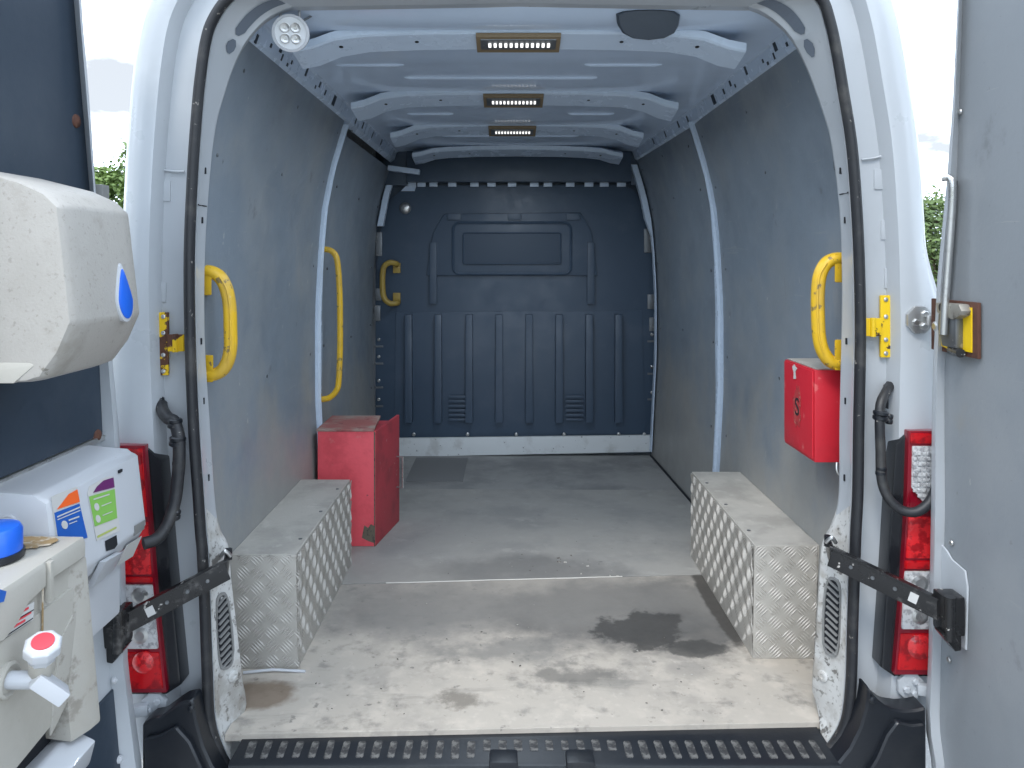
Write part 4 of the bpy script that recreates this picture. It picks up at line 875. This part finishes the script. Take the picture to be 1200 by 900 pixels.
# blue cap
c = Vector((XR(-.842), 1.25, FL + .690)); 
cp = MB().lathe(c, (0, 0, 1), [(.042, -.008), (.043, .002), (.043, .036), (.039, .043), (.030, .046), (.004, .047)], 36).build('filler_cap', blue, tk, smooth=40)
MB().lathe(c, (0, 0, 1), [(.046, -.008), (.046, .002), (.043, .003)], 36).build('cap_collar', black, cp)
MB().prism([(XR(-.825 + .045 * math.cos(a) * random.uniform(.7, 1.15)), 1.318 + .032 * math.sin(a) * random.uniform(.75, 1.15), FL + .6815) for a in [2 * math.pi * k / 22 for k in range(22)]], (0, 0, .0012)).build('dirt_patch', dust, tk, smooth=0)
def tf(px, py, t=0, X=TX): d = X * 900 / (px - 597); return Vector((XR(X + t), d, CZ - (py - 303) * d / 900))
def tprint(name, pts, m, t=0, X=TX - .006, th=.0008): return MB().prism([tf(x, y, t, X) for x, y in pts], (th, 0, 0)).build(name, m, tk, smooth=0)
tprint('label', [(3, 729), (3, 748), (37, 726), (38, 705), (8, 722)], paper, .002)
for k, (xa, ya, xb_, yb_) in enumerate(((9, 723, 31, 711), (12, 729, 34, 716), (14, 733, 27, 725.5))): tprint('label_print', [(xa, ya), (xa, ya + 2.6), (xb_, yb_ + 2.6), (xb_, yb_)], red_ink, .003)
tprint('label_rule', [(4, 745), (4, 746.2), (36, 725), (36, 724)], hole, .003)
tprint('label_rule', [(8, 731), (8, 732), (37, 715), (37, 714)], hole, .003)
tprint('blue_badge', [(-6, 690), (-6, 707), (1, 705), (4, 693)], blue_ink, .004, TX)
tprint('dirt_streak', [(47.5, 686), (49.5, 686), (49, 742), (47, 742)], dust, .002)
# tap
kx = tf(50, 758, 0, TX + .05)
tp_ = MB().lathe(kx, (.25, -.35, 1), [(.018, -.03), (.021, -.012)] + [(.0265, -.008), (.0265, .006), (.022, .010), (.004, .011)], 8).build('tap_knob', wplastic, tk, bevel=.002)
MB().lathe(kx + Vector((.25, -.35, 1)).normalized() * .0112, (.25, -.35, 1), [(.0155, -.001), (.0155, .001), (.012, .0015)], 24).build('red_spot', red_ink, tp_)
MB().lathe(kx + Vector((.25, -.35, 1)).normalized() * -.045, (.25, -.35, 1), [(.014, -.012), (.018, .0), (.019, .022)], 14).build('tap_body', beige, tp_)
b0 = kx + Vector((-.012, .012, -.052))
MB().cyl(tf(12, 797, -.01), b0 + Vector((0, 0, -.004)), .013, 12).build('tap_stem', wplastic, tp_)
MB().bar(b0 + Vector((-.002, -.01, .006)), b0 + Vector((.030, .012, -.036)), .034, .022).build('tap_spout', wplastic, tp_, bevel=.004)
MB().lathe(tf(12, 797, -.006), (1, 0, 0), [(.026, 0), (.026, .006), (.022, .008), (.018, .004)], 24).build('tap_collar', beige, tp_)
# tray below
dk = MB().span((XR(-.93), T0, FL + .335), (XR(TX - .04), T1 - .03, FL + .40)).build('lower_recess', hole, tk)
tr = MB().loft([[Vector((XR(-.93), d, FL + .26)), Vector((XR(-.735), d, FL + .285)), Vector((XR(-.725), d, FL + .325)), Vector((XR(-.765), d, FL + .345)), Vector((XR(-.93), d, FL + .305))] for d in (T0, T1 - .01)]).build('drip_tray', wplastic, tk, bevel=.006)
for d_, w in ((1.205, .022), (1.165, .012)): MB().prism([(XR(-.7315), d_, FL + .297), (XR(-.7315), d_ + w * 1.6, FL + .299), (XR(-.7265), d_ + w * 1.6, FL + .319), (XR(-.7265), d_, FL + .317)], (.0012, 0, 0)).build('tray_print', pale_ink, tk, smooth=0)

# ------------------------------------------------------------------ trees beyond the yard
bark = mat('bark', (.10, .075, .05), .9, bump=(30, .8, .02))
leafA = mat('leaf_green', (.15, .225, .055), .6, spots=[((.09, .15, .035), .9, .42, .62, .9), ((.14, .18, .05), 3, .55, .7, .7)])
leafB = mat('leaf_dark_green', (.11, .165, .04), .6, spots=[((.065, .11, .026), .9, .42, .62, .9), ((.10, .13, .035), 3, .55, .7, .7)])
def tree(x, y, h, r, label, cat, name='hedgerow_tree', m=leafA, nleaf=5200, seed=1, wisp=False, low=.12, group='trees round the yard'):
    rnd = random.Random(seed)
    t = thing(name, label, cat, (x, y, 0), group)
    tb = MB(); tips = []
    tb.tube([Vector((x, y, -.05)), Vector((x + .05 * r, y, h * .3)), Vector((x - .03 * r, y + .03 * r, h * .62)), Vector((x, y, h * .9))], [h * .022, h * .017, h * .010, h * .003], 8)
    for k in range(16):
        z0_ = h * rnd.uniform(.15, .8); a = rnd.uniform(0, 2 * math.pi); l = r * rnd.uniform(.5, .95) * (1 - .45 * z0_ / h)
        e = Vector((x + l * math.cos(a), y + l * math.sin(a), z0_ + l * rnd.uniform(.35, .8)))
        tb.tube([Vector((x, y, z0_)), Vector((x, y, z0_)).lerp(e, .5) + Vector((0, 0, .06 * r)), e], [h * .009, h * .006, h * .002], 6); tips.append(e)
    tb.build('trunk', bark, t)
    lv = []; fc = []
    clumps = []
    for k in range(70 if not wisp else 46):
        a = rnd.uniform(0, 2 * math.pi); u = rnd.uniform(low, 1.0); prof_ = math.sin(math.pi * min(1, (u + .12) / 1.14)) ** .55 if not wisp else (1.05 - u) ** .8
        rr = r * prof_ * math.sqrt(rnd.uniform(.12, 1)); clumps.append((Vector((x + rr * math.cos(a), y + rr * math.sin(a), h * u)), r * rnd.uniform(.12, .27)))
    for k in range(nleaf):
        c_, cr_ = clumps[rnd.randrange(len(clumps))]
        p = c_ + Vector((rnd.gauss(0, 1), rnd.gauss(0, 1), rnd.gauss(0, .8))) * cr_ * .62
        s_ = rnd.uniform(.055, .12); u_ = Vector((rnd.gauss(0, 1), rnd.gauss(0, 1), rnd.gauss(0, .7))).normalized(); v_ = u_.orthogonal().normalized() * .55
        o = len(lv); lv += [tuple(p - u_ * s_), tuple(p + v_ * s_), tuple(p + u_ * s_), tuple(p - v_ * s_)]; fc.append((o, o + 1, o + 2, o + 3))
    me = bpy.data.meshes.new('crown'); me.from_pydata(lv, [], fc); me.materials.append(m); link('crown', me, t)
    return t
tree(-13.2, 27, 5.7, 1.5, 'wispy young green tree showing its tip between left door and van pillar', 'tree', m=leafA, seed=3, wisp=True, nleaf=2600)
tree(-13.4, 25.0, 4.5, 2.0, 'rounded green bush below the wispy tree between left door and van', 'bush', 'hedgerow_bush', leafA, 9000, 5)
tree(-15.2, 26.5, 3.8, 2.1, 'broad green bush mostly hidden behind the left door', 'bush', 'hedgerow_bush', leafB, 5000, 8)
tree(14.0, 25.5, 3.6, 2.0, 'dense dark green hedge bush between the right pillar and right door', 'bush', 'hedgerow_bush', leafB, 7500, 11)
tree(13.2, 26.6, 4.5, 1.5, 'taller light green sapling rising over the hedge beside the right pillar', 'tree', m=leafA, seed=13, nleaf=3800)
tree(16.3, 26, 3.7, 2.0, 'green bush mostly hidden behind the right door', 'bush', 'hedgerow_bush', leafB, 5000, 17)

# grit and chips lying on the load floor
g = MB(); rg = random.Random(21)
for k in range(95):
    if k < 22: px, py = rg.gauss(650, 40), rg.gauss(664, 7)
    else: px, py = rg.uniform(330, 880), rg.uniform(590, 850)
    p = FLR(px, py)
    if abs(p.x) > .62 or p.y > 3.3: continue
    sz = rg.uniform(.0006, .0018) * (2.2 if k < 12 else 1)
    a = rg.uniform(0, 3.14); e = rg.uniform(1, 2.2)
    g.box(p + Vector((0, 0, .0018 + sz * .4)), (sz * e * 2, sz * 1.6, sz * .8), Matrix.Rotation(a, 3, 'Z'))
go = g.build('floor_grit', mat('grit', (.10, .09, .08), .9, spots=[((.5, .48, .44), 9, .5, .55, .9)]), None, smooth=0, kind='stuff'); go['label'] = 'dark and pale grit scattered over the load floor'
